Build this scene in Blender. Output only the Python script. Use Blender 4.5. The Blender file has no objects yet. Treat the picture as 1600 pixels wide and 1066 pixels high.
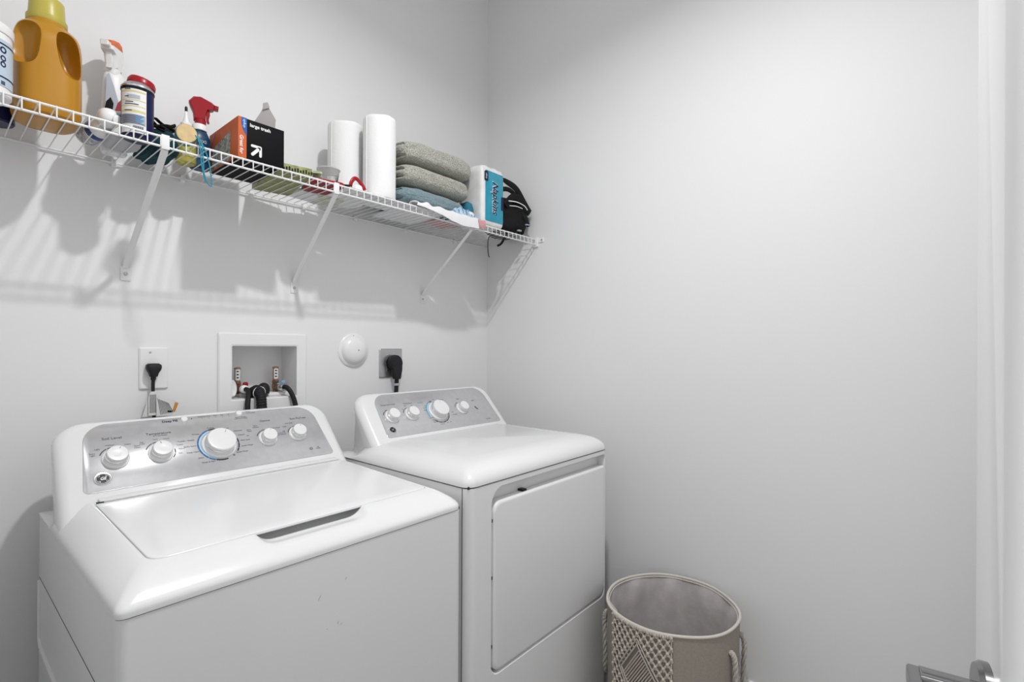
import bpy, bmesh, math, random
from math import sin, cos, pi, radians
from mathutils import Vector, Matrix, noise
random.seed(7)
scene = bpy.context.scene
COL = scene.collection
FRAME_W = 1600.0

# ------------------------------------------------------------------ camera
CAMZ = 1.27
cam_d = bpy.data.cameras.new('camera'); cam = bpy.data.objects.new('camera', cam_d); COL.objects.link(cam)
scene.camera = cam
cam_d.sensor_fit = 'HORIZONTAL'; cam_d.sensor_width = 36.0
cam_d.lens = 36.0 * 787.0 / FRAME_W
cam_d.shift_y = 12.5 / FRAME_W
cam_d.clip_start = 0.02
YAW = radians(49.7); ROLL = radians(0.25)
Fv = Vector((sin(YAW), cos(YAW), 0)); R0 = Vector((cos(YAW), -sin(YAW), 0)); U0 = Vector((0, 0, 1))
Rr = R0 * cos(ROLL) + U0 * sin(ROLL); Uu = U0 * cos(ROLL) - R0 * sin(ROLL)
cam.matrix_world = Matrix(((Rr.x, Uu.x, -Fv.x, 0), (Rr.y, Uu.y, -Fv.y, 0), (Rr.z, Uu.z, -Fv.z, CAMZ), (0, 0, 0, 1)))

# ------------------------------------------------------------------ world, exposure
w = bpy.data.worlds.new('world'); scene.world = w; w.use_nodes = True
w.node_tree.nodes['Background'].inputs[0].default_value = (1, 1, 1, 1)
w.node_tree.nodes['Background'].inputs[1].default_value = 0.72
scene.view_settings.view_transform = 'Standard'
scene.view_settings.look = 'None'
scene.view_settings.gamma = 1.0
scene.view_settings.use_curve_mapping = False
scene.view_settings.exposure = -0.06
LIGHT_WATTS = 18.8
LIGHT_POS = (0.66, 0.45, 2.79)
lamp_d = bpy.data.lights.new('ceiling_lamp', 'AREA'); lamp_d.shape = 'DISK'; lamp_d.size = .075; lamp_d.energy = LIGHT_WATTS
lamp_d.spread = radians(157)
lamp = bpy.data.objects.new('ceiling_lamp', lamp_d); COL.objects.link(lamp); lamp.location = (LIGHT_POS[0], LIGHT_POS[1], LIGHT_POS[2] - .012)

up_d = bpy.data.lights.new('added_fill_uplight', 'AREA'); up_d.shape = 'DISK'; up_d.size = .10; up_d.energy = LIGHT_WATTS * .17  # added upward fill that brightens the upper walls and room corner
up = bpy.data.objects.new('added_fill_uplight', up_d); COL.objects.link(up); up.location = (LIGHT_POS[0], LIGHT_POS[1], LIGHT_POS[2] + .024); up.rotation_euler = (pi, 0, 0)

# ------------------------------------------------------------------ materials
def M(name, col, rough=0.5, metal=0.0, coat=0.0, bump=None, var=None, trans=0.0, ior=1.45, emit=None, aniso=0.0, sheen=0.0, alpha=1.0):
    m = bpy.data.materials.new(name); m.use_nodes = True
    nt = m.node_tree; b = nt.nodes['Principled BSDF']
    b.inputs['Base Color'].default_value = (*col, 1)
    b.inputs['Roughness'].default_value = rough
    b.inputs['Metallic'].default_value = metal
    b.inputs['Coat Weight'].default_value = coat
    b.inputs['Transmission Weight'].default_value = trans
    b.inputs['IOR'].default_value = ior
    b.inputs['Sheen Weight'].default_value = sheen
    if alpha < 1: b.inputs['Alpha'].default_value = alpha
    if emit:
        b.inputs['Emission Color'].default_value = (*col, 1); b.inputs['Emission Strength'].default_value = emit
    tc = nt.nodes.new('ShaderNodeTexCoord')
    if var:   # (scale, amount)
        n = nt.nodes.new('ShaderNodeTexNoise'); n.inputs['Scale'].default_value = var[0]; n.inputs['Detail'].default_value = 4
        nt.links.new(tc.outputs['Object'], n.inputs['Vector'])
        mp = nt.nodes.new('ShaderNodeMapRange'); mp.inputs[1].default_value = 0.3; mp.inputs[2].default_value = 0.7
        mp.inputs[3].default_value = 1 - var[1]; mp.inputs[4].default_value = 1 + var[1]
        nt.links.new(n.outputs['Fac'], mp.inputs[0])
        mx = nt.nodes.new('ShaderNodeVectorMath'); mx.operation = 'SCALE'
        mx.inputs[0].default_value = col
        nt.links.new(mp.outputs[0], mx.inputs['Scale'])
        nt.links.new(mx.outputs[0], b.inputs['Base Color'])
    if bump:  # (scale, strength, distance)
        n = nt.nodes.new('ShaderNodeTexNoise'); n.inputs['Scale'].default_value = bump[0]; n.inputs['Detail'].default_value = 3
        nt.links.new(tc.outputs['Object'], n.inputs['Vector'])
        bp = nt.nodes.new('ShaderNodeBump'); bp.inputs['Strength'].default_value = bump[1]; bp.inputs['Distance'].default_value = bump[2]
        nt.links.new(n.outputs['Fac'], bp.inputs['Height']); nt.links.new(bp.outputs[0], b.inputs['Normal'])
    return m

m_wall = M('wall_paint', (.805, .805, .81), .55, bump=(160, .12, .001))
m_ceil = M('ceiling_paint', (.82, .82, .82), .8)
m_floor = M('floor_tile', (.24, .235, .23), .4, var=(3, .08))
m_trim = M('trim_paint', (.84, .84, .84), .3)
m_white = M('appliance_enamel', (.78, .78, .785), .22, coat=.3)
m_cab = M('appliance_cabinet_paint', (.775, .775, .78), .32, coat=.15, bump=(900, .03, .0004))
m_dark = M('dark_gap', (.03, .03, .03), .8)
m_panel = M('silver_control_panel', (.56, .56, .57), .19, metal=.38, var=(60, .04))
m_ink = M('dark_grey_ink', (.03, .03, .035), .7)
m_inkb = M('blue_ink', (.02, .10, .26), .5)
m_inklb = M('pale_blue_ink', (.38, .62, .82), .5)
m_inkt = M('teal_ink', (.02, .33, .42), .5)
m_knob = M('knob_white_plastic', (.79, .79, .79), .25, coat=.4)
m_chrome = M('chrome', (.80, .80, .80), .12, metal=1)
m_nickel = M('satin_nickel', (.26, .26, .26), .22, metal=1)
m_black = M('black_plastic', (.012, .012, .013), .35)
m_blackcloth = M('black_fabric', (.014, .014, .015), .75, bump=(400, .4, .001))
m_rubber = M('black_rubber', (.018, .018, .02), .55)
m_wire = M('white_vinyl_wire', (.80, .80, .80), .35)
m_plate = M('white_plastic_plate', (.82, .82, .82), .3)
m_steel = M('stainless_plate', (.50, .50, .51), .3, metal=.9, var=(30, .06))
m_brass = M('aged_brass', (.24, .16, .10), .4, metal=.7, var=(150, .3))
m_copper = M('copper_pipe', (.42, .22, .15), .4, metal=.7)
m_redp = M('red_plastic', (.32, .007, .014), .3, coat=.2)
m_reds = M('dark_red_plastic', (.28, .008, .012), .4)
m_orangep = M('orange_plastic', (.80, .16, .03), .35)
m_jug = M('mustard_plastic', (.46, .215, .014), .32, coat=.15)
m_jugcap = M('yellow_green_plastic', (.50, .43, .08), .35)
m_wplast = M('white_plastic', (.85, .85, .85), .35)
m_navy = M('navy_print', (.008, .012, .06), .3)
m_navyb = M('deep_blue_plastic', (.01, .045, .10), .3, var=(90, .7))
m_silver = M('silver_can_metal', (.6, .6, .62), .28, metal=.9)
m_lblw = M('label_white', (.78, .78, .78), .5)
m_lbly = M('label_yellow', (.66, .60, .25), .5)
m_lblg = M('label_grey', (.42, .44, .50), .5)
m_lblb = M('label_blue', (.22, .42, .62), .5)
m_teal = M('teal_fabric', (.012, .12, .15), .6, var=(60, .35), bump=(300, .4, .001))
m_dteal = M('dark_teal_fabric', (.008, .045, .055), .7, var=(40, .4), bump=(200, .5, .002))
m_cord = M('teal_cord', (.02, .26, .36), .6)
m_wood = M('pale_bamboo', (.70, .52, .27), .5, var=(80, .1))
m_oil = M('yellow_liquid', (.62, .55, .10), .1, trans=.45, ior=1.4)
m_clear = M('clear_plastic', (.95, .95, .95), .06, trans=.95, ior=1.2)
m_frost = M('frosted_plastic', (.88, .88, .88), .3, trans=.6, ior=1.2)
m_boxo = M('orange_card', (.56, .12, .035), .5, var=(25, .12))
m_boxk = M('black_card', (.006, .006, .007), .65)
m_boxb = M('blue_card', (.01, .09, .36), .5)
m_card = M('grey_card', (.36, .33, .33), .8)
m_photo = M('printed_leaf_picture', (.30, .32, .30), .5, var=(120, .8))
m_green = M('olive_green_print', (.25, .27, .09), .5, var=(60, .35))
m_lime = M('pale_green_print', (.40, .52, .28), .5, var=(50, .5))
m_paper = M('white_paper', (.82, .82, .83), .7, bump=(300, .15, .001))
m_towelpaper = M('paper_towel', (.84, .84, .84), .9, bump=(180, .35, .002))
m_greytowel = M('grey_green_terry', (.42, .42, .365), 1.0, var=(330, .65), bump=(420, 1.0, .004), sheen=.3)
m_bluetowel = M('dusty_blue_terry', (.19, .27, .30), 1.0, var=(200, .2), bump=(420, .8, .003), sheen=.3)
m_tealthing = M('teal_blue_cloth', (.02, .16, .24), .8)
m_ltcloth = M('pale_blue_cloth', (.40, .55, .68), .85, var=(70, .35), bump=(300, .5, .002))
m_bluecloth = M('blue_stripe_cloth', (.13, .26, .40), .85)
m_whitecloth = M('white_cloth', (.80, .80, .81), .9, bump=(200, .3, .002))
m_pinkcloth = M('pink_cloth', (.62, .33, .33), .9)
m_napwrap = M('plastic_wrap_over_napkins', (.80, .80, .79), .25, coat=.4, var=(30, .06))
m_napteal = M('teal_blue_label', (.008, .30, .44), .3, coat=.3, var=(20, .15))
m_canvas = M('beige_canvas', (.33, .29, .25), .9, var=(200, .08), bump=(900, .4, .001))
m_lining = M('grey_beige_lining', (.52, .49, .48), .95, var=(25, .10), bump=(60, .4, .003))
m_macrame = M('beige_cotton_cord', (.56, .50, .44), .95, var=(200, .15), bump=(500, .6, .002))
m_piping = M('cream_piping', (.62, .58, .53), .7)
m_rope = M('twisted_rope', (.48, .45, .41), .9, var=(200, .1))
m_door = M('door_paint', (.80, .80, .80), .35)
m_lamp = M('lamp_diffuser', (1, 1, 1), .5, emit=8.0)
m_scuff = M('scuff_grey', (.45, .45, .45), .7)
m_tag = M('grey_white_tag', (.68, .68, .67), .5)
for q_, sp in ((m_boxk, .12), (m_blackcloth, .15), (m_rubber, .25), (m_black, .25), (m_redp, .3), (m_boxo, .25), (m_navy, .25), (m_navyb, .3), (m_ink, .1), (m_dteal, .2), (m_jug, .35), (m_reds, .3)):
    q_.node_tree.nodes['Principled BSDF'].inputs['Specular IOR Level'].default_value = sp
m_brown = M('brown_print', (.55, .24, .05), .5)

# ------------------------------------------------------------------ mesh helpers
def new(): return bmesh.new()

def merge(bm, t):
    me = bpy.data.meshes.new('tmp'); t.to_mesh(me); bm.from_mesh(me); t.free(); bpy.data.meshes.remove(me); return bm

def root_loc(p):
    while p.parent: p = p.parent
    return p.location

def obj(name, bm, mat, parent=None, base=None, smooth=35, recalc=True):
    if recalc: bmesh.ops.recalc_face_normals(bm, faces=bm.faces)
    off = Vector(root_loc(parent)) if parent else (Vector(base) if base else Vector((0, 0, 0)))
    bmesh.ops.translate(bm, verts=bm.verts, vec=-off)
    me = bpy.data.meshes.new(name); bm.to_mesh(me); bm.free()
    me.materials.append(mat)
    if smooth:
        me.polygons.foreach_set('use_smooth', [True] * len(me.polygons))
        me.set_sharp_from_angle(angle=radians(smooth))
    o = bpy.data.objects.new(name, me); COL.objects.link(o)
    if parent: o.parent = parent
    else: o.location = off
    return o

def tag(o, label=None, cat=None, group=None, kind=None):
    if label: o['label'] = label
    if cat: o['category'] = cat
    if group: o['group'] = group
    if kind: o['kind'] = kind
    return o

def thing(name, label, cat, loc, group=None):
    o = bpy.data.objects.new(name, None); COL.objects.link(o); o.location = loc
    o.empty_display_size = .02
    return tag(o, label, cat, group)

def struct(name, bm, mat, base=None, label=None, cat=None):
    o = obj(name, bm, mat, None, base); o['kind'] = 'structure'
    if label: o['label'] = label
    if cat: o['category'] = cat
    return o

def box(bm, x0, x1, y0, y1, z0, z1, r=0, seg=3, mat=None):
    t = new()
    bmesh.ops.create_cube(t, size=1)
    for v in t.verts:
        v.co = Vector((x0 + (v.co.x + .5) * (x1 - x0), y0 + (v.co.y + .5) * (y1 - y0), z0 + (v.co.z + .5) * (z1 - z0)))
    if r > 0: bmesh.ops.bevel(t, geom=list(t.edges), offset=r, segments=seg, profile=.5, affect='EDGES')
    if mat is not None: bmesh.ops.transform(t, matrix=mat, verts=t.verts)
    return merge(bm, t)

def loft(bm, rings, closed=True, cap0=True, cap1=True):
    vs = [[bm.verts.new(p) for p in r] for r in rings]
    n = len(vs[0])
    for a, b in zip(vs[:-1], vs[1:]):
        for i in range(n if closed else n - 1):
            j = (i + 1) % n
            try: bm.faces.new((a[i], a[j], b[j], b[i]))
            except ValueError: pass
    if cap0: bm.faces.new(list(reversed(vs[0])))
    if cap1: bm.faces.new(vs[-1])
    return vs

def tube(bm, pts, r, n=8, caps=True, flat=None, up=None):
    pts = [Vector(p) for p in pts]
    rings = []; prev = None
    for i, p in enumerate(pts):
        if i == 0: d = pts[1] - p
        elif i == len(pts) - 1: d = p - pts[-2]
        else: d = (pts[i + 1] - p).normalized() + (p - pts[i - 1]).normalized()
        d.normalize()
        if prev is None:
            a = Vector(up) if up else (Vector((0, 0, 1)) if abs(d.z) < .9 else Vector((1, 0, 0)))
            s = d.cross(a).normalized()
        else:
            s = (prev - d * prev.dot(d)).normalized()
        prev = s; u = s.cross(d).normalized()
        rr = r[i] if isinstance(r, (list, tuple)) else r
        ru = rr * (flat if flat else 1)
        rings.append([p + s * rr * cos(2 * pi * k / n) + u * ru * sin(2 * pi * k / n) for k in range(n)])
    loft(bm, rings, cap0=caps, cap1=caps)
    return bm

def spline(pts, n=8):
    P = [Vector(p) for p in pts]; out = []
    Q = [P[0] * 2 - P[1]] + P + [P[-1] * 2 - P[-2]]
    for i in range(1, len(Q) - 2):
        for k in range(n):
            t = k / n
            a, b, c, d = Q[i - 1], Q[i], Q[i + 1], Q[i + 2]
            out.append(.5 * ((2 * b) + (c - a) * t + (2 * a - 5 * b + 4 * c - d) * t * t + (3 * b - a - 3 * c + d) * t ** 3))
    out.append(P[-1]); return out

def frame(o, zdir, xdir=None):
    z = Vector(zdir).normalized()
    x = Vector(xdir) if xdir else (Vector((1, 0, 0)) if abs(z.x) < .9 else Vector((0, 1, 0)))
    x = (x - z * x.dot(z)).normalized(); y = z.cross(x)
    return Matrix(((x.x, y.x, z.x, o[0]), (x.y, y.y, z.y, o[1]), (x.z, y.z, z.z, o[2]), (0, 0, 0, 1)))

def lathe(bm, prof, mat, n=32, sx=1.0, sy=1.0, exp=2.0):
    rings = []
    def se(t): return math.copysign(abs(t) ** (2 / exp), t)
    for r, z in prof:
        r = max(r, 1e-5)
        rings.append([mat @ Vector((r * sx * se(cos(2 * pi * k / n)), r * sy * se(sin(2 * pi * k / n)), z)) for k in range(n)])
    loft(bm, rings)
    return bm

def rrect(x0, x1, y0, y1, r, seg=6, sub=1):
    rs = r if isinstance(r, (list, tuple)) else (r,) * 4   # bl, br, tr, tl
    rs = [max(q, 1e-5) for q in rs]
    C = [((x0 + rs[0], y0 + rs[0]), pi, rs[0]), ((x1 - rs[1], y0 + rs[1]), 1.5 * pi, rs[1]),
         ((x1 - rs[2], y1 - rs[2]), 0, rs[2]), ((x0 + rs[3], y1 - rs[3]), .5 * pi, rs[3])]
    pts = []
    for (c, a0, rr) in C:
        arc = [(c[0] + rr * cos(a0 + k / seg * pi / 2), c[1] + rr * sin(a0 + k / seg * pi / 2)) for k in range(seg + 1)]
        if pts and sub > 1:
            a, b = pts[-1], arc[0]
            pts += [(a[0] + (b[0] - a[0]) * k / sub, a[1] + (b[1] - a[1]) * k / sub) for k in range(1, sub)]
        pts += arc
    if sub > 1:
        a, b = pts[-1], pts[0]
        pts += [(a[0] + (b[0] - a[0]) * k / sub, a[1] + (b[1] - a[1]) * k / sub) for k in range(1, sub)]
    return pts

def slab(bm, outfn, layers, mapfn):
    """outfn(inset) -> 2-D outline; layers = [(inset, depth)]; mapfn(a, b, depth) -> point"""
    rings = [[mapfn(a, b, d) for a, b in outfn(i)] for i, d in layers]
    return loft(bm, rings)

def prism(bm, pts, mapfn, t, bev=.001):
    """extrude a 2-D outline by thickness t about 0 with a tiny bevel toward its centroid"""
    cx = sum(p[0] for p in pts) / len(pts); cy = sum(p[1] for p in pts) / len(pts)
    def ins(k): return [(a + (cx - a) * k, b + (cy - b) * k) for a, b in pts]
    s = max(max(abs(p[0] - cx), abs(p[1] - cy)) for p in pts); k = bev / s
    loft(bm, [[mapfn(a, b, -t / 2) for a, b in ins(k)], [mapfn(a, b, -t / 2 + bev) for a, b in pts],
              [mapfn(a, b, t / 2 - bev) for a, b in pts], [mapfn(a, b, t / 2) for a, b in ins(k)]])
    return bm

def grid(bm, f, nu, nv, thick=0.0, nrm=Vector((0, 0, 1))):
    top = [[Vector(f(i / nu, j / nv)) for j in range(nv + 1)] for i in range(nu + 1)]
    A = [[bm.verts.new(p) for p in row] for row in top]
    for i in range(nu):
        for j in range(nv): bm.faces.new((A[i][j], A[i + 1][j], A[i + 1][j + 1], A[i][j + 1]))
    if thick:
        B = [[bm.verts.new(p - nrm * thick) for p in row] for row in top]
        for i in range(nu):
            for j in range(nv): bm.faces.new((B[i][j], B[i][j + 1], B[i + 1][j + 1], B[i + 1][j]))
            for j in (0, nv): bm.faces.new((A[i][j], A[i + 1][j], B[i + 1][j], B[i][j]) if j == nv else (A[i + 1][j], A[i][j], B[i][j], B[i + 1][j]))
        for j in range(nv):
            for i in (0, nu): bm.faces.new((A[i][j], A[i][j + 1], B[i][j + 1], B[i][j]) if i == 0 else (A[i][j + 1], A[i][j], B[i][j], B[i][j + 1]))
    return bm

def blob(bm, c, s, exp=4.0, n=14, fn=None, mat=None):
    """superellipsoid of half sizes s, displaced by fn(unit position, point)"""
    t = new(); bmesh.ops.create_cube(t, size=2)
    bmesh.ops.subdivide_edges(t, edges=list(t.edges), cuts=n, use_grid_fill=True)
    for v in t.verts:
        u = v.co.copy()
        k = (abs(u.x) ** exp + abs(u.y) ** exp + abs(u.z) ** exp) ** (1 / exp)
        q = u / k
        p = Vector((q.x * s[0], q.y * s[1], q.z * s[2]))
        if fn: p = fn(q, p)
        v.co = p
    if mat is not None: bmesh.ops.transform(t, matrix=mat, verts=t.verts)
    bmesh.ops.translate(t, verts=t.verts, vec=Vector(c))
    return merge(bm, t)

def boolean(a, cutters, op='DIFFERENCE'):
    def mk(b):
        bmesh.ops.recalc_face_normals(b, faces=b.faces)
        me = bpy.data.meshes.new('t'); b.to_mesh(me); b.free(); o = bpy.data.objects.new('t', me); COL.objects.link(o); return o
    oa = mk(a); obs = [mk(c) for c in cutters]
    for o in obs:
        md = oa.modifiers.new('b', 'BOOLEAN'); md.operation = op; md.object = o; md.solver = 'EXACT'
    dg = bpy.context.evaluated_depsgraph_get(); dg.update()
    me = bpy.data.meshes.new_from_object(oa.evaluated_get(dg))
    r = new(); r.from_mesh(me)
    for o in [oa] + obs:
        d = o.data; bpy.data.objects.remove(o); bpy.data.meshes.remove(d)
    bpy.data.meshes.remove(me)
    return r

def text(bm, s, mapfn, size, align='CENTER', thick=.0003, shear=0.0, cw=1.0, bold=0.0):
    """lettering laid out flat, then every point is sent through mapfn(a, b, h)"""
    c = bpy.data.curves.new('t', 'FONT'); c.body = s; c.size = size; c.align_x = align; c.align_y = 'CENTER'
    c.extrude = thick / 2; c.shear = shear; c.resolution_u = 3; c.offset = bold * size
    o = bpy.data.objects.new('t', c); COL.objects.link(o)
    dg = bpy.context.evaluated_depsgraph_get(); dg.update()
    me = bpy.data.meshes.new_from_object(o.evaluated_get(dg))
    t = new(); t.from_mesh(me)
    for v in t.verts: v.co = Vector(mapfn(v.co.x * cw, v.co.y, v.co.z + thick / 2))
    merge(bm, t)
    bpy.data.objects.remove(o); bpy.data.curves.remove(c); bpy.data.meshes.remove(me)
    return bm

def arc(bm, mapfn, cx, cy, r0, r1, a0, a1, h0=0, h1=.0004, n=24):
    rings = []
    for k in range(n + 1):
        a = radians(a0 + (a1 - a0) * k / n)
        rings.append([mapfn(cx + r * cos(a), cy + r * sin(a), h) for r, h in ((r0, h0), (r1, h0), (r1, h1), (r0, h1))])
    loft(bm, rings); return bm

def cpatch(bm, cx, cy, r, a0, a1, z0, z1, t=.0004, n=20):
    """a thin label wrapped on an upright cylinder (degrees)"""
    rings = []
    for k in range(n + 1):
        a = radians(a0 + (a1 - a0) * k / n)
        rings.append([Vector((cx + q * cos(a), cy + q * sin(a), z)) for q, z in ((r, z0), (r + t, z0), (r + t, z1), (r, z1))])
    loft(bm, rings); return bm

def nz(p, s=1.0, seed=0.0): return noise.noise(Vector(p) * s + Vector((seed, seed * 1.7, -seed)))
def sstep(a, b, x):
    t = min(1, max(0, (x - a) / (b - a))); return t * t * (3 - 2 * t)

WY, WX = 1.66, 1.77        # back wall face, right wall face
LX, FY = -0.13, -0.16      # left wall face, front wall face
CEIL = 3.05

# ------------------------------------------------------------------ the room
OX0, OX1, OZ0, OZ1 = .620, .830, 1.100, 1.279        # opening of the washer supply box
bm = new(); t = .14
box(bm, LX - t, OX0, WY, WY + t, 0, CEIL); box(bm, OX1, WX + t, WY, WY + t, 0, CEIL)
box(bm, OX0, OX1, WY, WY + t, 0, OZ0); box(bm, OX0, OX1, WY, WY + t, OZ1, CEIL)
bmesh.ops.remove_doubles(bm, verts=bm.verts, dist=1e-5)
struct('wall_back', bm, m_wall, (0, WY, 0))
bm = new(); box(bm, WX, WX + t, FY - t, WY, 0, CEIL); struct('wall_right', bm, m_wall, (WX, 0, 0))
bm = new(); box(bm, LX - t, LX, FY - t, WY, 0, CEIL); struct('wall_left', bm, m_wall, (LX, 0, 0))
DX0, DX1, DZ = -.07, 1.46, 2.07                      # unseen doorway in the near wall, widened to let in white world fill
bm = new(); box(bm, LX, DX0, FY - t, FY, 0, CEIL); box(bm, DX1, WX, FY - t, FY, 0, CEIL); box(bm, DX0, DX1, FY - t, FY, DZ, CEIL)
struct('wall_front', bm, m_wall, (0, FY, 0))
bm = new(); box(bm, LX - t, WX + t, FY - t, WY + t, -.1, 0); struct('floor', bm, m_floor)
bm = new(); box(bm, LX - t, WX + t, FY - t, WY + t, CEIL, CEIL + .1); struct('ceiling', bm, m_ceil, (0, 0, CEIL))
BH = .185
def base_prof(bm, a, b, nin):
    a = Vector(a); b = Vector(b); nin = Vector(nin)
    prof = [(0, 0), (.014, 0), (.014, BH - .02), (.010, BH - .012), (.009, BH - .004), (.004, BH), (0, BH)]
    loft(bm, [[p + nin * d + Vector((0, 0, z)) for d, z in prof] for p in (a, b)])
bm = new(); base_prof(bm, (WX, FY, 0), (WX, WY, 0), (-1, 0, 0)); struct('baseboard_right', bm, m_trim)
bm = new(); base_prof(bm, (LX, WY, 0), (WX - .014, WY, 0), (0, -1, 0)); struct('baseboard_back', bm, m_trim)
bm = new(); base_prof(bm, (LX, FY, 0), (LX, WY - .014, 0), (1, 0, 0)); struct('baseboard_left', bm, m_trim)
# casing around the doorway that was widened for fill light
bm = new()
for (x0, x1, z0, z1) in ((DX0 - .06, DX0, 0, DZ + .06), (DX1, DX1 + .06, 0, DZ + .06), (DX0 - .06, DX1 + .06, DZ, DZ + .06)):
    box(bm, x0, x1, FY, FY + .016, z0, z1, .003)
struct('trim_1', bm, m_trim, (0, FY, 0))

# door leaf standing ajar close beside the viewpoint
EDG = Vector((.712, -.030, 0)); DIR = Vector((-.9925, -.1222, 0)).normalized(); NRM = Vector((DIR.y, -DIR.x, 0))
if NRM.y < 0: NRM = -NRM
def dm(s, z, h): return EDG + DIR * s + NRM * h + Vector((0, 0, z))
LW = .75; TH = .038
bm = new()
loft(bm, [[dm(s, z, h) for s, h in ((.001, -TH), (LW - .001, -TH), (LW, -TH + .001), (LW, -.001), (LW - .001, 0), (.001, 0), (0, -.001), (0, -TH + .001))] for z in (.01, 2.04)])
cut = []
for z0, z1 in ((.20, .855), (.985, 1.92)):
    for side in (1, -1):
        c = new()
        h0 = 0 if side == 1 else -TH
        def o2(i, z0=z0, z1=z1): return [(.105 + i, z0 + i), (LW - .105 - i, z0 + i), (LW - .105 - i, z1 - i), (.105 + i, z1 - i)]
        slab(c, o2, [(-.0, h0 + side * .01), (-.0, h0), (.014, h0 - side * .009)], lambda a, b, d: dm(a, b, d))
        cut.append(c)
bm = boolean(bm, cut)
door = struct('door_1', bm, m_door, EDG, 'white panelled door standing ajar at the right edge of the picture', 'door')
# lever handle
HS, HZ = .062, .942
hf = lambda h: frame(dm(HS, HZ, h), NRM)
bm = new(); lathe(bm, [(.0, 0), (.033, 0), (.033, .006), (.030, .010), (.0, .010)], hf(0), 40)
ros = obj('rosette', bm, m_nickel, door)
bm = new(); lathe(bm, [(0, .008), (.012, .008), (.012, .050), (.0, .050)], hf(0), 24)
obj('handle_neck', bm, m_nickel, door)
bm = new()
def lev(i): return rrect(HS - .014 + i, HS + .118 - i, HZ - .009 + i, HZ + .009 - i, .004, 4)
slab(bm, lev, [(.0015, .050), (0, .0515), (0, .060), (.0015, .0615)], lambda a, b, d: dm(a, b, d))
obj('door_handle', bm, m_nickel, door)
bm = new(); slab(bm, lambda i: rrect(HS - .012 + i, HS + .012 - i, HZ - .011 + i, HZ + .011 - i, .004, 3), [(.0, .009), (0, .0515)], lambda a, b, d: dm(a, b, d))
obj('handle_collar', bm, m_nickel, door)

# ------------------------------------------------------------------ ceiling light
cl = thing('ceiling_light', 'small round white drop-stem ceiling light over the washer and dryer', 'ceiling light', LIGHT_POS)
bm = new(); lathe(bm, [(.040, -.004), (.043, -.011), (.078, -.006), (.082, 0), (.040, 0)], Matrix.Translation(LIGHT_POS), 48); obj('light_frame', bm, m_trim, cl)
bm = new(); lathe(bm, [(.0, -.005), (.0395, -.005), (.0395, -.009), (.0, -.009)], Matrix.Translation(LIGHT_POS), 48); obj('light_diffuser', bm, m_lamp, cl)
T_ = Matrix.Translation((LIGHT_POS[0], LIGHT_POS[1], 0))
bm = new(); lathe(bm, [(0, LIGHT_POS[2] - .004), (.070, LIGHT_POS[2] - .003), (.072, LIGHT_POS[2] + .008), (.008, LIGHT_POS[2] + .010), (.008, CEIL - .025), (.05, CEIL - .020), (.056, CEIL - .004), (.056, CEIL), (0, CEIL)], T_, 48); obj('stem_and_canopy', bm, m_trim, cl)
#SPLIT
# ------------------------------------------------------------------ wire shelf
SZ, SF, SB = 1.757, 1.360, 1.652
shelf = thing('wire_shelf', 'long white vinyl-coated wire shelf on diagonal braces across the back wall', 'shelf', (LX + .01, SB, SZ))
bm = new(); x = LX + .03
while x < WX - .012:
    tube(bm, [(x, SB, SZ), (x, SF + .004, SZ), (x, SF - .002, SZ - .002), (x, SF - .003, SZ - .006), (x, SF - .003, SZ - .027)], .0014, 6); x += .0254
obj('deck_wires', bm, m_wire, shelf)
for (y, z, r, nm) in ((SF, SZ - .0035, .0026, 'front_rail'), (SF, SZ - .026, .0026, 'front_rail'), (SB, SZ - .004, .0028, 'back_rail')):
    bm = new(); tube(bm, [(LX + .012, y, z), (WX - .006, y, z)], r, 10); obj(nm, bm, m_wire, shelf)
for bx, tx, z0 in ((.358, .366, 1.480), (.819, .797, 1.487), (1.373, 1.362, 1.492)):
    bm = new()
    tube(bm, [(tx, SF + .001, SZ - .014), (tx, SF + .004, SZ - .036), (bx, WY - .008, z0 + .014), (bx, WY - .0035, z0 + .003)], .0075, 12, flat=.42, up=(0, 1, 0))
    box(bm, bx - .0115, bx + .0115, WY - .003, WY, z0 - .032, z0 + .006, .001)
    # small hook over the front rails
    box(bm, tx - .008, tx + .008, SF - .0052, SF - .0032, SZ - .032, SZ + .001, .0006)
    br = obj('brace', bm, m_wire, shelf)
    bm = new(); lathe(bm, [(0, 0), (.0048, 0), (.0044, .0015), (.002, .0028), (0, .003)], frame((bx, WY - .003, z0 - .014), (0, -1, 0)), 12)
    box(bm, bx - .003, bx + .003, WY - .0068, WY - .0055, z0 - .0148, z0 - .0132)
    obj('screw', bm, m_steel, br)
for cx in (.05, .331, .488, .677, .850, 1.048, 1.28, 1.55):
    bm = new(); box(bm, cx - .006, cx + .006, SB - .004, WY, SZ - .014, SZ + .006, .0015); lathe(bm, [(0, 0), (.004, 0), (.003, .003), (0, .0035)], frame((cx, SB - .004, SZ - .008), (0, -1, 0)), 10)
    obj('wall_clip', bm, m_wplast, shelf)
bm = new(); box(bm, WX - .010, WX, SF - .012, SF + .016, SZ - .036, SZ + .005, .002); box(bm, WX - .005, WX, SF - .040, SF - .012, SZ - .018, SZ + .002, .0015)
eb = obj('end_bracket', bm, m_wplast, shelf)
bm = new(); lathe(bm, [(0, 0), (.0045, 0), (.003, .003), (0, .0035)], frame((WX - .005, SF - .031, SZ - .008), (-1, 0, 0)), 10); obj('screw', bm, m_steel, eb)

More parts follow.
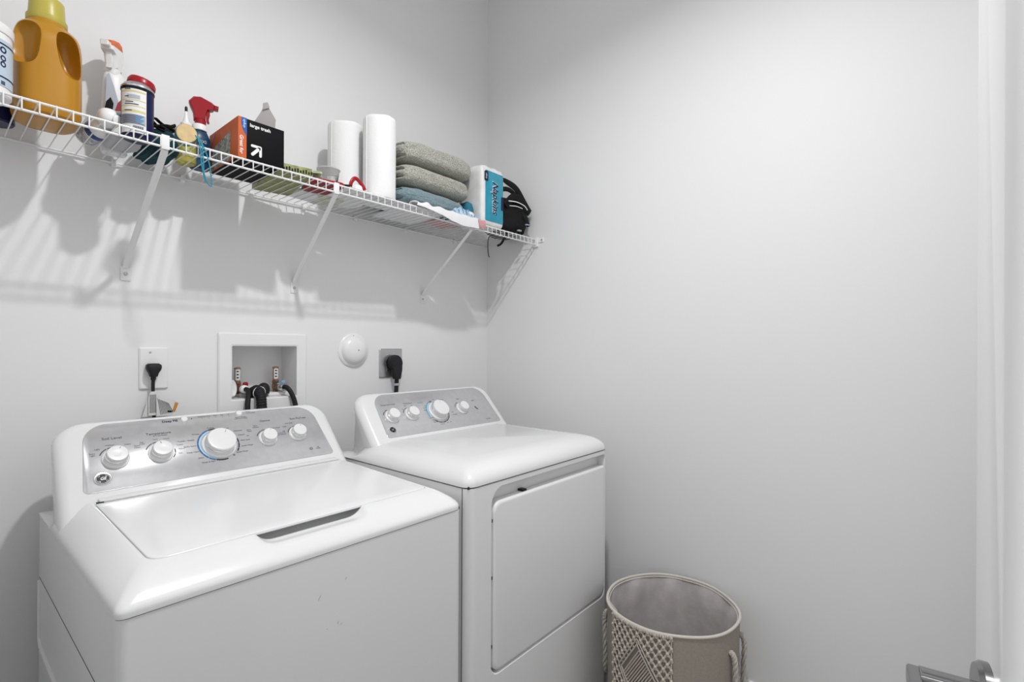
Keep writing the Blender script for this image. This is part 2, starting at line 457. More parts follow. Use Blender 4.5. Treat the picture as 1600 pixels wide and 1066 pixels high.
# ------------------------------------------------------------------ control panels (shared by both machines)
SV = Vector((0, .664, .747)); SN = Vector((0, -.747, .664))
def pmap(P0, u0=0, v0=0, h0=0, rot=0.0):
    P0 = Vector(P0); c, s = cos(radians(rot)), sin(radians(rot))
    return lambda a, b, h: P0 + Vector((u0 + a * c - b * s, 0, 0)) + SV * (v0 + a * s + b * c) + SN * (h + h0)

def console(parent, P0, xa, xb, top, yback, sk=.006, tap=.018):
    """plastic housing: slanted front, rounded top corners"""
    bm = new()
    def out(i, lift=0):
        pts = []
        R = .062
        o = [(xa + i, -.075)]
        for k in range(11):
            a = pi - k / 10 * pi / 2
            o.append((xa + sk + R + (R - i) * cos(a), top - R + (R - i) * sin(a)))
        for k in range(11):
            a = pi / 2 - k / 10 * pi / 2
            o.append((xb - sk - R + (R - i) * cos(a), top - R + (R - i) * sin(a)))
        o.append((xb - i, -.075)); return o
    P = Vector(P0); rings = []
    for i, d in ((.022, .002), (.0165, .0), (.010, -.003), (.004, -.009), (.0, -.018)):
        rings.append([P + Vector((a, 0, 0)) + SV * b + SN * d for a, b in out(i)])
    last = [(P + Vector((a, 0, 0)) + SV * b + SN * -.018) for a, b in out(0)]
    for k, t in enumerate((.35, .8, 1.0)):
        rr = []
        for q in last:
            yb = yback; nq = q.copy(); nq.y = q.y + (max(yb, q.y + .004) - q.y) * t; nq.z -= .004 * t * t; nq.x += (tap if q.x < (xa + xb) / 2 else -tap) * t * t; rr.append(nq)
        rings.append(rr)
    loft(bm, rings); return obj('console', bm, m_white, parent)

def panel(parent, P0, xa, xb, h, rb, rt, inset=.018):
    bm = new()
    def o(i):
        pts = rrect(xa + i, xb - i, i, h - i, (rb, rb, rt, rt), 8)
        return [(a + (inset * (b / h) if a < (xa + xb) / 2 else -inset * (b / h)), b) for a, b in pts]
    mp = pmap(P0); slab(bm, o, [(0, -.004), (0, .0022), (.0012, .0032)], mp)
    return obj('control_panel', bm, m_panel, parent)

def knob(parent, P0, u, v, r, hgt, angle=20, skirt=1.22):
    mp = pmap(P0, u, v); O = mp(0, 0, .003); fr = frame(O, SN, (1, 0, 0))
    bm = new(); lathe(bm, [(0, 0), (r * skirt, 0), (r * skirt, .0035), (r * skirt - .002, .0055), (r * 1.02, .0065), (0, .0065)], fr, 40)
    k = obj('knob', bm, m_knob, parent)
    bm = new()
    lathe(bm, [(0, .004), (r * 1.0, .006), (r * .97, hgt * .55), (r * .93, hgt * .62), (r * .95, hgt * .9), (r * .90, hgt * .985), (r * .82, hgt), (r * .3, hgt - .0008), (0, hgt - .001)], fr, 48)
    a = radians(angle)
    obj('knob_cap', bm, m_knob, k)
    bm = new()
    q0 = mp(r * .55 * sin(a), r * .55 * cos(a), hgt + .0032); q1 = mp(r * .80 * sin(a), r * .80 * cos(a), hgt + .0028)
    tube(bm, [q0, q1], .0007, 6); obj('knob_pointer', bm, m_chrome, k)
    bm = new(); lathe(bm, [(r * .955, hgt * .60), (r * .985, hgt * .585), (r * .985, hgt * .545), (r * .955, hgt * .53)], fr, 48)
    obj('knob_ring', bm, m_chrome, k)
    return k

def emblem(parent, P0, u, v, r):
    mp = pmap(P0, u, v); fr = frame(mp(0, 0, .003), SN, (1, 0, 0))
    bm = new(); lathe(bm, [(0, 0), (r, 0), (r, .0015), (r * .93, .0028), (r * .80, .0026), (r * .78, .0020), (0, .0020)], fr, 40)
    e = obj('round_emblem', bm, m_chrome, parent)
    bm = new(); lathe(bm, [(0, .0019), (r * .77, .0019), (r * .77, .0024), (0, .0024)], fr, 40); obj('emblem_disc', bm, m_black, e)
    bm = new(); m2 = pmap(P0, u, v, .0054)
    text(bm, 'GE', m2, r * .62, shear=.3, thick=.0004, cw=.85)
    for k in range(4):
        a = 45 + 90 * k
        arc(bm, m2, r * .60 * cos(radians(a)), r * .60 * sin(radians(a)), r * .09, r * .115, a + 60, a + 300, 0, .0004, 12)
    arc(bm, m2, 0, 0, r * .70, r * .72, 0, 360, 0, .0004, 40)
    obj('emblem_monogram', bm, m_chrome, e)
    return e

# ------------------------------------------------------------------ washer
WXA, WXB, WFY, WBY, WZ = .182, .863, .887, 1.594, .887
washer = thing('washing_machine', 'white top-loading washing machine with silver dial panel, left of the dryer', 'washing machine', (.5225, 1.24, 0))
bm = new()
loft(bm, [[Vector((a, b, z)) for a, b in rrect(WXA + .0012, WXB - .0012, WFY + .0005, WBY, (.014, .020, .004, .004), 6)] for z in (.02, .879)])
body = obj('cabinet', bm, m_cab, washer)
for sx in (WXA + .05, WXB - .05):
    for sy in (WFY + .05, WBY - .06):
        bm = new(); lathe(bm, [(.02, 0), (.022, .004), (.012, .012), (.012, .022)], Matrix.Translation((sx, sy, 0)), 16); obj('foot', bm, m_rubber, washer)
bm = new()   # embossed bead and seam on the left flank
tube(bm, [(WXA + .001, 1.575, .735), (WXA + .001, 1.575, .60), (WXA + .001, 1.560, .587), (WXA + .001, 1.20, .585), (WXA + .001, .96, .585)], .0045, 8)
obj('side_bead', bm, m_cab, body)
bm = new(); box(bm, WXA + .0008, WXA + .0026, .90, 1.585, .737, .7385); obj('side_seam', bm, m_dark, body)
bm = new(); box(bm, WXA + .006, WXB - .006, WFY + .006, WBY - .01, .878, .8845); obj('cover_gap', bm, m_dark, body)
# scuffs on the front
for (sx, sz, a, l) in ((.490, .800, 60, .010), (.545, .818, 50, .005), (.528, .738, 70, .005), (.535, .734, 20, .004), (.505, .735, 10, .002)):
    c, s = cos(radians(a)) * l, sin(radians(a)) * l
    bm = new(); tube(bm, [(sx - c / 2, WFY + .0004, sz - s / 2), (sx + c / 2, WFY + .0004, sz + s / 2)], .0007, 5)
    obj('scuff_mark', bm, m_scuff, body)

LXA, LXB, LYA, LYB = .2385, .806, .955, 1.345
def ztop(y): return .930 + max(0, min(y, 1.40) - .955) * .031
def cset(x, y, f):
    """f 0..1 of the rise from the cover edge to the lid plane; low ledge behind the console front"""
    k = 1 - .86 * sstep(1.41, 1.445, y)
    z = .884 + (ztop(y) - .884) * f * (k if f > 0 else 1)
    b = sstep(0, .75, max(0, 1 - ((x - .512) / .112) ** 2) ** .5 if abs(x - .512) < .112 else 0)
    g = sstep(.905, .950, y) * (1 - sstep(.985, 1.0, y))
    return Vector((x, y, z - .018 * b * g))
bm = new()
RO = rrect(WXA, WXB, WFY - .0008, WBY, (.014, .026, .004, .004), 6, 90)
RI = rrect(LXA, LXB, LYA, LYB, (.026, .010, .004, .004), 6, 90)
prof = [(.04, -.09), (.0, -.07), (.0, .0), (.0, .08), (.012, .15), (.05, .24), (.12, .34), (.22, .46), (.34, .58), (.46, .69), (.58, .79), (.70, .875), (.82, .94), (.91, .98), (.97, .995), (1.0, .985), (1.01, .90)]
rings = [[cset(a[0] + (b[0] - a[0]) * t, a[1] + (b[1] - a[1]) * t, f) for a, b in zip(RO, RI)] for t, f in prof]
for k in (.008, .02, .034, .05):
    rings.append([cset(a, b, .84) for a, b in rrect(LXA + k, LXB - k, LYA + k, LYB - k, (.026, .010, .004, .004), 6, 90)])
loft(bm, rings)
cover = obj('top_cover', bm, m_white, washer, smooth=50)
bm = new()
def lo(i): return rrect(LXA + .0020 + i, LXB - .0010 - i, LYA + .0016 + i, LYB - .002 - i, (.026, .010, .004, .004), 8)
slab(bm, lo, [(.003, -.0065), (.0, -.0045), (0, -.0012), (.0006, -.0001), (.002, .0006), (.005, .0010), (.03, .0012)], lambda a, b, d: Vector((a, b, ztop(b) + d)))
lid = obj('lid', bm, m_white, washer)
zr = ztop(LYB)
bm = new(); box(bm, LXA + .004, LXA + .016, LYB - .005, LYB + .003, zr - .002, zr + .0022); obj('hinge_slot', bm, m_dark, cover)
bm = new(); box(bm, LXA + .01, LXB - .004, LYB - .0005, LYB + .026, zr - .001, zr + .0050, .002); obj('rear_trim_strip', bm, m_white, cover)
WP = (0, 1.380, .955)
console(washer, WP, .1835, .846, .196, 1.545)
wp = panel(washer, WP, .226, .806, .178, .012, .045)
bm = new(); I = pmap(WP, 0, 0, .0032)
def put(bm, P0, s, u, v, size, align='CENTER', **k): text(bm, s, pmap(P0, u, v, .0032), size, align, thick=.0002, **k)
put(bm, WP, 'Soil Level', .292, .135, .0098)
put(bm, WP, 'Temperature', .384, .135, .0098); put(bm, WP, 'All Cold Rinses', .386, .1285, .0048)
put(bm, WP, 'Options', .642, .140, .0085); put(bm, WP, 'Stain PreTreat', .738, .137, .0085)
put(bm, WP, 'Deep Fill', .414, .168, .0095, bold=.02)
for s, u, v in (('Extra\nLight', .252, .096), ('Light', .262, .109), ('Medium', .286, .1165), ('Heavy', .319, .114), ('Extra\nHeavy', .336, .104),
                ('Tap\nCold', .346, .112), ('Cool', .374, .119), ('Warm', .397, .1175), ('Colors', .422, .095), ('Warm', .424, .083), ('Hot', .419, .071),
                ('Extra\nRinse', .592, .113), ('Off', .584, .097), ('Fabric\nSoftener', .612, .1235), ('Warm Rinse', .664, .112), ('Extra Rinse &\nFabric Softener', .673, .090),
                ('Soak', .690, .1125), ('Off', .683, .097), ('Auto Soak', .706, .123)):
    put(bm, WP, s, u, v, .0050)
for s, u, v in (('Whites', .462, .120), ('Towels / Sheets', .437, .104), ('Bulky Items', .443, .086), ('Deep Clean', .446, .068), ('Jeans', .460, .049), ('Drain & Spin', .474, .034)):
    put(bm, WP, s, u, v, .0058, 'RIGHT' if u > .5 else 'CENTER')
for s, u, v in (('Colors', .500, .135), ('Speed Wash', .528, .128), ('Delicates', .553, .117), ('Casuals', .560, .103), ('Easy Care', .563, .085), ('Active Wear', .560, .067), ('Speed Wash', .543, .050)):
    put(bm, WP, s, u, v, .0058, 'LEFT' if v < .125 else 'CENTER')
for i, s in enumerate(('Filling/Soak', 'Wash', 'Rinse', 'Spin', 'Lid')):
    u = .487 + i * .0165
    put(bm, WP, s, u, .173, .0040); arc(bm, I, u, .1675, 0, .0008, 0, 360, 0, .0003, 8)
arc(bm, I, .463, .170, 0, .0014, 0, 360, 0, .0003, 10)
put(bm, WP, 'Start / Pause', .582, .160, .0056); put(bm, WP, 'Hold 3 secs to Cancel', .582, .1555, .0038)
put(bm, WP, 'Pause', .600, .1765, .0048, 'LEFT'); put(bm, WP, 'Lid Locked', .602, .1715, .0048, 'LEFT')
arc(bm, I, .598, .1765, 0, .0007, 0, 360, 0, .0003, 8); arc(bm, I, .600, .1715, 0, .0007, 0, 360, 0, .0003, 8)
for u in (.292, .379, .635, .722):
    for a0, a1 in ((118, 158), (96, 114), (45, 84)): arc(bm, I, u, .081, .0285, .0302, a0, a1)
for a0, a1 in ((-40, -18), (-14, 8)): arc(bm, I, .380, .081, .0285, .0305, a0, a1)
U0_, V0_ = .5085, .0825
for a0, a1 in ((88, 110), (250, 284), (-36, -24), (-22, -4), (-2, 12)): arc(bm, I, U0_, V0_, .0465, .0495, a0, a1)
for a0, a1 in ((62, 82), (36, 56)): arc(bm, I, U0_, V0_, .0465, .0480, a0, a1)
arc(bm, I, U0_ + .0275, V0_ - .039, .0012, .0024, 0, 360)
for uu in (.742, .767):
    arc(bm, I, uu, .027, .0038, .0048, 0, 360) if uu < .75 else box(bm, -1e-6, 0, -1e-6, 0, -1e-6, 0)
put(bm, WP, 'Sta', .742, .027, .0045); put(bm, WP, 'HE\nWASH', .764, .027, .0048)
obj('panel_lettering', bm, m_ink, wp)
bm = new()
for k in range(7): arc(bm, I, U0_, V0_, .0465, .0500, 112 + k * 19.6, 112 + k * 19.6 + 18.4)
obj('dial_blue_ring', bm, m_inkb, wp)
bm = new(); arc(bm, I, U0_, V0_, .0425, .0462, 108, 252); obj('dial_pale_ring', bm, m_inklb, wp)
knob(wp, WP, .292, .078, .0215, .026, 25); knob(wp, WP, .379, .078, .0215, .026, -10)
knob(wp, WP, .5085, .080, .0360, .030, 30, 1.14); knob(wp, WP, .633, .080, .0200, .025, 15); knob(wp, WP, .719, .083, .0200, .025, 20)
for u, v in ((.446, .170), (.580, .173)):
    bm = new(); lathe(bm, [(0, 0), (.0075, 0), (.0078, .0025), (.0068, .0040), (0, .0045)], frame(pmap(WP, u, v)(0, 0, .003), SN, (1, 0, 0)), 28)
    bt = obj('push_button', bm, m_knob, wp)
    bm = new(); lathe(bm, [(.0079, 0), (.0090, 0), (.0090, .0012), (.0079, .0018)], frame(pmap(WP, u, v)(0, 0, .003), SN, (1, 0, 0)), 28); obj('button_ring', bm, m_chrome, bt)
emblem(wp, WP, .263, .031, .0165)

# ------------------------------------------------------------------ dryer
DXA, DXB, DFY, DBY, DT = .882, 1.566, .887, 1.520, .925
dryer = thing('clothes_dryer', 'white front-loading clothes dryer with silver dial panel, between washer and right wall', 'clothes dryer', (1.224, 1.20, 0))
bm = new()
loft(bm, [[Vector((a, b, z)) for a, b in rrect(DXA, DXB, DFY, DBY, (.028, .020, .004, .004), 8)] for z in (.02, .919)])
c1 = new()
def dop(i): return rrect(.968 + i, 1.551 - i, .412 + i, .905 - i, (.03, .03, .014, .045), 8)
slab(c1, dop, [(-.002, DFY - .01), (-.002, DFY - .001), (.001, DFY + .003), (.002, DFY + .030)], lambda a, b, d: Vector((a, d, b)))
bm = boolean(bm, [c1])
dbody = obj('cabinet', bm, m_cab, dryer)
bm = new(); box(bm, DXA - .0003, DXA + .002, DFY + .022, DFY + .0235, .02, .919); obj('side_seam', bm, m_dark, dbody)
bm = new(); box(bm, DXA + .006, DXB - .006, DFY + .006, DBY - .01, .918, .925); obj('cover_gap', bm, m_dark, dbody)
for sx in (DXA + .05, DXB - .05):
    for sy in (DFY + .05, DBY - .06):
        bm = new(); lathe(bm, [(.02, 0), (.022, .004), (.012, .012), (.012, .022)], Matrix.Translation((sx, sy, 0)), 16); obj('foot', bm, m_rubber, dryer)
bm = new()
def ddo(i): return rrect(.975 + i, 1.5475 - i, .419 + i, .866 - i, (.028, .028, .006, .028), 8)
slab(bm, ddo, [(0, DFY + .028), (0, DFY + .004), (.0012, DFY + .0015), (.004, DFY - .0005), (.008, DFY - .001)], lambda a, b, d: Vector((a, d, b)))
dd = obj('door', bm, m_cab, dryer)
bm = new(); box(bm, 1.108, 1.126, DFY + .010, DFY + .030, .866, .872, .001); obj('door_latch', bm, m_black, dd)
for z in (.82, .67, .49):
    bm = new(); box(bm, .969, .973, DFY + .002, DFY + .012, z - .004, z + .004); obj('door_bumper', bm, m_black, dd)
bm = new()
RO = rrect(DXA - .001, DXB, DFY - .0015, DBY, (.030, .026, .004, .004), 8, 12)
RI = rrect(DXA + .090, DXB - .090, DFY + .090, 1.352, (.030, .030, .004, .004), 8, 12)
rings = []
for i, z in ((.006, .922), (.0, .9225), (0, .928), (.0015, .936), (.007, .946), (.016, .9555), (.028, .9630), (.042, .9685), (.058, .972), (.075, .9742), (.090, .9755)):
    t = i / .090; q = []
    for a, b in zip(RO, RI):
        x, y = a[0] + (b[0] - a[0]) * t, a[1] + (b[1] - a[1]) * t
        q.append(Vector((x, y, .9225 + (z - .9225) * (1 - .86 * sstep(1.365, 1.40, y)) if z > .9225 else z)))
    rings.append(q)
loft(bm, rings); obj('top_cover', bm, m_white, dryer, smooth=50)
DP = (0, 1.335, .982)
console(dryer, DP, .908, 1.545, .190, 1.465)
dp = panel(dryer, DP, .966, 1.508, .172, .012, .045, .014)
bm = new(); I = pmap(DP, 0, 0, .0032)
put(bm, DP, 'Temperature Level', 1.024, .128, .0075); put(bm, DP, 'Temperature', 1.106, .126, .0075); put(bm, DP, 'Start', 1.345, .124, .0070); put(bm, DP, 'Signal', 1.418, .110, .0065)
put(bm, DP, 'GTD42', 1.444, .020, .0050) if False else None
for s, u, v in (('Off', 1.225, .131), ('Mixed Load', 1.262, .129), ('Cottons', 1.180, .108), ('Easy Care', 1.172, .099), ('Delicates', 1.170, .089), ('Damp', 1.184, .080),
                ('Less Dry', 1.176, .055), ('Dry', 1.180, .045), ('More Dry', 1.185, .036), ('Time Dry', 1.210, .024), ('60', 1.236, .026), ('40', 1.252, .028),
                ('Dewrinkle', 1.290, .057), ('Fluff', 1.284, .068), ('Low', 1.075, .104), ('Med', 1.090, .117), ('High', 1.120, .115), ('Sensor Dry', 1.444, .018)):
    put(bm, DP, s, u, v, .0050)
for u, a in ((1.017, 0), (1.098, 0), (1.338, 0)):
    for a0, a1 in ((128, 158), (100, 122)): arc(bm, I, u, .078, .0285, .0305, a0, a1)
for k in range(6): arc(bm, I, 1.218, .078, .0455, .0485, 225 + k * 22, 225 + k * 22 + 19)
arc(bm, I, 1.218, .078, .0455, .0485, 95, 112)
arc(bm, I, 1.425, .080, .011, .0155, 170, 250)
obj('panel_lettering', bm, m_ink, dp)
bm = new(); put(bm, DP, 'Auto Dry', 1.162, .124, .0070, bold=.02)
for k in range(4): arc(bm, I, 1.218, .078, .0455, .0485, 115 + k * 22, 115 + k * 22 + 20)
obj('dial_teal_ring', bm, m_inkt, dp)
bm = new(); arc(bm, I, 1.218, .078, .0410, .0452, 112, 205); obj('dial_pale_ring', bm, m_inklb, dp)
for u, r, h in ((1.017, .0205, .026), (1.098, .0205, .026), (1.218, .0345, .030), (1.338, .0200, .025)): knob(dp, DP, u, .078, r, h, random.uniform(-30, 30), 1.2 if r < .03 else 1.14)
emblem(dp, DP, .996, .028, .0140)

# ------------------------------------------------------------------ laundry hamper
HC = Vector((1.545, .645, 0)); HR = .198; HH = .47
ham = thing('laundry_hamper', 'round beige canvas laundry hamper with macrame panel and rope handles', 'laundry hamper', HC)
def hw(a, z): return 1 + .010 * sin(3 * a + .5) * (.4 + z) + .006 * sin(7 * a + z * 8)
bm = new(); N = 96
prof = [(.0, .004), (.90, .004), (.975, .012), (.985, .05), (.99, .2), (.995, .35), (1.0, HH), (.984, HH), (.978, HH - .02), (.972, .3), (.968, .06), (.94, .02), (0, .018)]
rings = [[HC + Vector((HR * r * hw(2 * pi * k / N, z) * cos(2 * pi * k / N), HR * r * hw(2 * pi * k / N, z) * sin(2 * pi * k / N), z)) for k in range(N)] for r, z in prof[:7]]
loft(bm, [[q.copy() for q in r] for r in rings], cap0=False, cap1=False)
bm.faces.ensure_lookup_table()
rin = [[HC + Vector((HR * (r if r else .01) * hw(2 * pi * k / N, z) * cos(2 * pi * k / N), HR * (r if r else .01) * hw(2 * pi * k / N, z) * sin(2 * pi * k / N), z)) for k in range(N)] for r, z in [(.0, .002)] ]
bmesh.ops.holes_fill(bm, edges=[e for e in bm.edges if e.is_boundary and e.verts[0].co.z < .1])
shell = obj('canvas_shell', bm, m_canvas, ham, recalc=True)
bm = new()
rl = []
for r, z in ((1.0, HH - .001), (.984, HH - .002), (.970, HH - .03), (.960, .38), (.955, .28), (.95, .15), (.945, .05), (.90, .02), (.4, .017), (.02, .017)):
    rr = []
    for k in range(N):
        a = 2 * pi * k / N
        fold = 0
        if z < HH - .02 and r > .5:
            fold = .020 * max(0, nz((cos(a) * 2.2, sin(a) * 2.2, z * 5), 1.3, 3)) * (1 + 1.6 * sstep(.5, 1, cos(a - 2.5)))
        q = HR * r * hw(a, z) - fold
        rr.append(HC + Vector((q * cos(a), q * sin(a), z)))
    rl.append(rr)
loft(bm, rl, cap0=False); obj('lining', bm, m_lining, ham, recalc=True)
def ringpts(r, z): return [HC + Vector((r * hw(2 * pi * k / N, z) * cos(2 * pi * k / N), r * hw(2 * pi * k / N, z) * sin(2 * pi * k / N), z)) for k in range(N + 1)]
bm = new(); tube(bm, ringpts(HR * .998, HH), .0042, 10, caps=False); obj('rim_piping', bm, m_piping, ham)
bm = new(); tube(bm, ringpts(HR * .968, HH - .006), .0016, 6, caps=False); obj('inner_rim_seam', bm, m_piping, ham)
# macrame net
def hs(deg, z, o=.003): a = radians(deg); q = HR * 1.0 * hw(a, z) * (.985 + .015 * min(1, z / HH)) + o; return HC + Vector((q * cos(a), q * sin(a), z))
A0, A1 = 147.0, 203.0
bm = new()
NA, z0, z1 = 9, .03, HH - .006
st = (A1 - A0) / NA; dzn = .030
def seg(p, q, r=.0021, o=.003):
    P = [hs(p[0] + (q[0] - p[0]) * k / 3, p[1] + (q[1] - p[1]) * k / 3, o) for k in range(4)]; tube(bm, P, r, 5)
z = z1; row = 0
cz = .330; ca = 175.0; hwid, hhei = 19.0, .105
def inside(a, z): return abs(a - ca) / hwid + abs(z - cz) / hhei < 1.0
while z > z0 + dzn:
    for i in range(NA * 2 + 1):
        if (i + row) % 2: continue
        a = A0 + st / 2 * i
        for s in (-1, 1):
            b = a + s * st / 2
            if A0 - .1 <= b <= A1 + .1 and not (inside(a, z) and inside(b, z - dzn / 2)):
                seg((a, z), (b, z - dzn / 2)); seg((a + .8, z), (b + .8, z - dzn / 2), .0015, .0035)
        if not inside(a, z):
            blob(bm, hs(a, z, .0042), (.0042, .0042, .0050), 2.2, 3)
            blob(bm, hs(a + .5, z - .006, .0036), (.0034, .0034, .0034), 2.2, 2)
    z -= dzn / 2; row += 1
for f in (1.0, .84):
    P = [(ca, cz + hhei * f), (ca + hwid * f, cz), (ca, cz - hhei * f), (ca - hwid * f, cz), (ca, cz + hhei * f)]
    for p, q in zip(P[:-1], P[1:]): seg(p, q, .0022, .005)
for k in range(11):
    f = -.72 + k * .144
    # rungs run parallel to the upper-left edge of the diamond
    p = (ca - hwid * .82 * (1 - (f + 1) / 2) , cz - hhei * .82 * ((f + 1) / 2)); q = (p[0] + hwid * .82, p[1] + hhei * .82)
    seg(p, q, .0018, .0045)
for a in (A0, A1): tube(bm, [hs(a, zz / 20 * (z1 - z0) + z0, .003) for zz in range(21)], .0022, 6)
for k in range(30):
    a = A0 + (A1 - A0) * (k + .5) / 30; blob(bm, hs(a, z1 + .002, .004), (.0035, .0035, .006), 2.2, 2)
obj('macrame_panel', bm, m_macrame, ham)
# rope handles
def rope(pts, r, strands=3, turns=60):
    bm = new(); P = spline(pts, 44); L = len(P)
    for s in range(strands):
        Q = []
        for i, p in enumerate(P):
            d = (P[min(i + 1, L - 1)] - P[max(i - 1, 0)]).normalized(); x = d.cross(Vector((.3, 1, .2))).normalized(); y = d.cross(x)
            t = i * .17 + s * 2 * pi / strands; Q.append(p + (x * cos(t) + y * sin(t)) * r * .5)
        tube(bm, Q, r * .62, 6)
    return bm
for ad, zt in ((-86, .405), (94, .405)):
    n_ = .0
    pa, pb = ad - 17, ad + 17
    pts = [hs(pa, zt, -.003), hs(pa, zt, .007), hs(pa + .6, zt - .03, .014), hs(pa + 2, zt - .12, .012), hs(pa + 6, zt - .20, .014), hs(ad, zt - .225, .018), hs(pb - 6, zt - .20, .014), hs(pb - 2, zt - .12, .012), hs(pb - .6, zt - .03, .014), hs(pb, zt, .007), hs(pb, zt, -.003)]
    obj('rope_handle', rope(pts, .0074), m_rope, ham)
    for a in (pa, pb):
        an = radians(a); bm = new(); lathe(bm, [(0, 0), (.0085, 0), (.0085, .001), (0, .0012)], frame(hs(a, zt, .0), (cos(an), sin(an), 0)), 16); obj('rope_hole', bm, m_dark, ham)
#SPLIT2
# ------------------------------------------------------------------ things on the back wall
IZ = lambda x0, y0, z0: (lambda a, b, h: Vector((x0 + a, y0 - h, z0 + b)))
def wallplate(name, label, x0, x1, z0, z1, mat, r=.004):
    t = thing(name, label, 'electrical outlet', ((x0 + x1) / 2, WY, z0))
    bm = new(); slab(bm, lambda i: rrect(x0 + i, x1 - i, z0 + i, z1 - i, r, 4), [(0, WY), (0, WY - .003), (.003, WY - .006)], lambda a, b, d: Vector((a, d, b)))
    p = obj('cover_plate', bm, mat, t); return t
o1 = wallplate('electrical_outlet', 'white outlet plate on the back wall above the washer, left of the supply box', .388, .456, 1.155, 1.270, m_plate)
bm = new(); lathe(bm, [(0, 0), (.003, 0), (.0025, .001), (0, .0012)], frame((.413, WY - .006, 1.256), (0, -1, 0)), 12); obj('screw', bm, m_steel, o1)
# washer plug and cord
pc = thing('power_cord', 'black washer plug and cord hanging from the white outlet', 'power cord', (.417, WY - .03, 1.08))
bm = new(); rings = []
for k, (z, hw_, y0_, y1_) in enumerate(((1.190, .0085, 1.630, 1.6480), (1.200, .0105, 1.626, 1.6520), (1.208, .0150, 1.624, 1.6520), (1.216, .0170, 1.624, 1.6520), (1.222, .0165, 1.626, 1.6520), (1.226, .012, 1.630, 1.650))):
    rings.append([Vector((.417 + (a), b, z)) for a, b in rrect(-hw_, hw_, y0_, y1_, .006, 4)])
loft(bm, rings); obj('plug', bm, m_rubber, pc)
bm = new(); tube(bm, spline([(.417, 1.640, 1.192), (.416, 1.640, 1.165), (.4165, 1.640, 1.13), (.418, 1.638, 1.08), (.425, 1.630, .99)], 8), [.0062] * 4 + [.0042] * 29, 10); obj('cord', bm, m_rubber, pc)
# the tags tied round the cord
def tagboard(name, label, pts, y, mat, stripes):
    t = thing(name, label, 'tag', (pts[0][0], y, pts[0][1]), 'printed warning tags on the washer cord')
    bm = new(); prism(bm, pts, lambda a, b, d: Vector((a, y + d, b)), .0012, .0002); obj('tag_card', bm, m_tag, t)
    for mt, polys, nm in stripes:
        bm = new()
        for P in polys: prism(bm, P, lambda a, b, d: Vector((a, y - .0009 + d, b)), .0004, .0001)
        obj(nm, bm, mt, t)
def ln(x0, z0, x1, z1, w=.0006):
    d = Vector((x1 - x0, z1 - z0)); n = Vector((-d.y, d.x)).normalized() * w
    return [(x0 - n.x, z0 - n.y), (x1 - n.x, z1 - n.y), (x1 + n.x, z1 + n.y), (x0 + n.x, z0 + n.y)]
tagboard('cord_tag', 'white warning tag with fine print hanging upright on the washer cord', [(.403, 1.085), (.424, 1.085), (.424, 1.136), (.418, 1.150), (.409, 1.150), (.403, 1.136)], 1.6300, m_lblw,
         [(m_ink, [ln(.4065 + .0022 * k, 1.092, .4065 + .0022 * k, 1.142, .0004) for k in range(7)], 'tag_print')])
tagboard('cord_tag', 'white warning tag with orange end fanned out to the right on the washer cord', [(.421, 1.082), (.458, 1.082), (.474, 1.116), (.466, 1.121), (.426, 1.138), (.420, 1.128)], 1.6265, m_lblw,
         [(m_ink, [ln(.4235 + .0030 * k, 1.130 - .0016 * k, .431 + .0036 * k, 1.086 + .0004 * k, .0006) for k in range(9)], 'tag_print'),
          (m_brown, [[(.458, 1.094), (.464, 1.090), (.4725, 1.114), (.4645, 1.118)]], 'orange_band'), (m_black, [ln(.446, 1.094, .457, 1.092, .0022)], 'warning_mark')])
tagboard('cord_tag', 'plain translucent white tag hanging behind the washer cord', [(.390, 1.082), (.412, 1.082), (.414, 1.148), (.408, 1.148)], 1.6345, m_lblw, [])

# steel dryer outlet
o2 = wallplate('electrical_outlet', 'square stainless dryer outlet plate on the back wall above the dryer', 1.158, 1.266, 1.155, 1.269, m_steel, .003)
for dx, dz in ((-.019, .032), (-.019, -.028), (.044, -.042)):
    bm = new(); lathe(bm, [(0, 0), (.0035, 0), (.003, .0012), (0, .0014)], frame((1.212 + dx, WY - .006, 1.212 + dz), (0, -1, 0)), 12); obj('screw', bm, m_chrome, o2)
bm = new(); lathe(bm, [(0, 0), (.029, 0), (.029, .003), (0, .004)], frame((1.216, WY - .006, 1.212), (0, -1, 0)), 40); obj('receptacle', bm, m_black, o2)
pc2 = thing('power_cord', 'thick black round dryer plug and cord in the stainless outlet', 'power cord', (1.21, WY - .03, 1.04))
bm = new(); lathe(bm, [(0, 0), (.031, 0), (.033, .008), (.032, .020), (.027, .027), (0, .029)], frame((1.218, WY - .011, 1.212), (0, -1, 0)), 36, sx=.92)
rings = []
for z, hw_, yy in ((1.205, .022, 1.632), (1.185, .021, 1.630), (1.165, .016, 1.628), (1.150, .0135, 1.628)):
    rings.append([Vector((1.222 - (1.212 - z) * .05 + a, yy + b, z)) for a, b in rrect(-hw_, hw_, -.011, .011, .005, 3)])
loft(bm, rings); obj('plug', bm, m_rubber, pc2)
bm = new(); tube(bm, spline([(1.219, 1.628, 1.155), (1.217, 1.628, 1.11), (1.210, 1.62, 1.05), (1.205, 1.60, .97)], 8), .0095, 12, flat=.55, up=(0, 1, 0)); c = obj('cord', bm, m_rubber, pc2)
bm = new(); box(bm, 1.2065, 1.2285, 1.6205, 1.635, 1.124, 1.133, .001); obj('cord_label', bm, m_lblg, pc2)

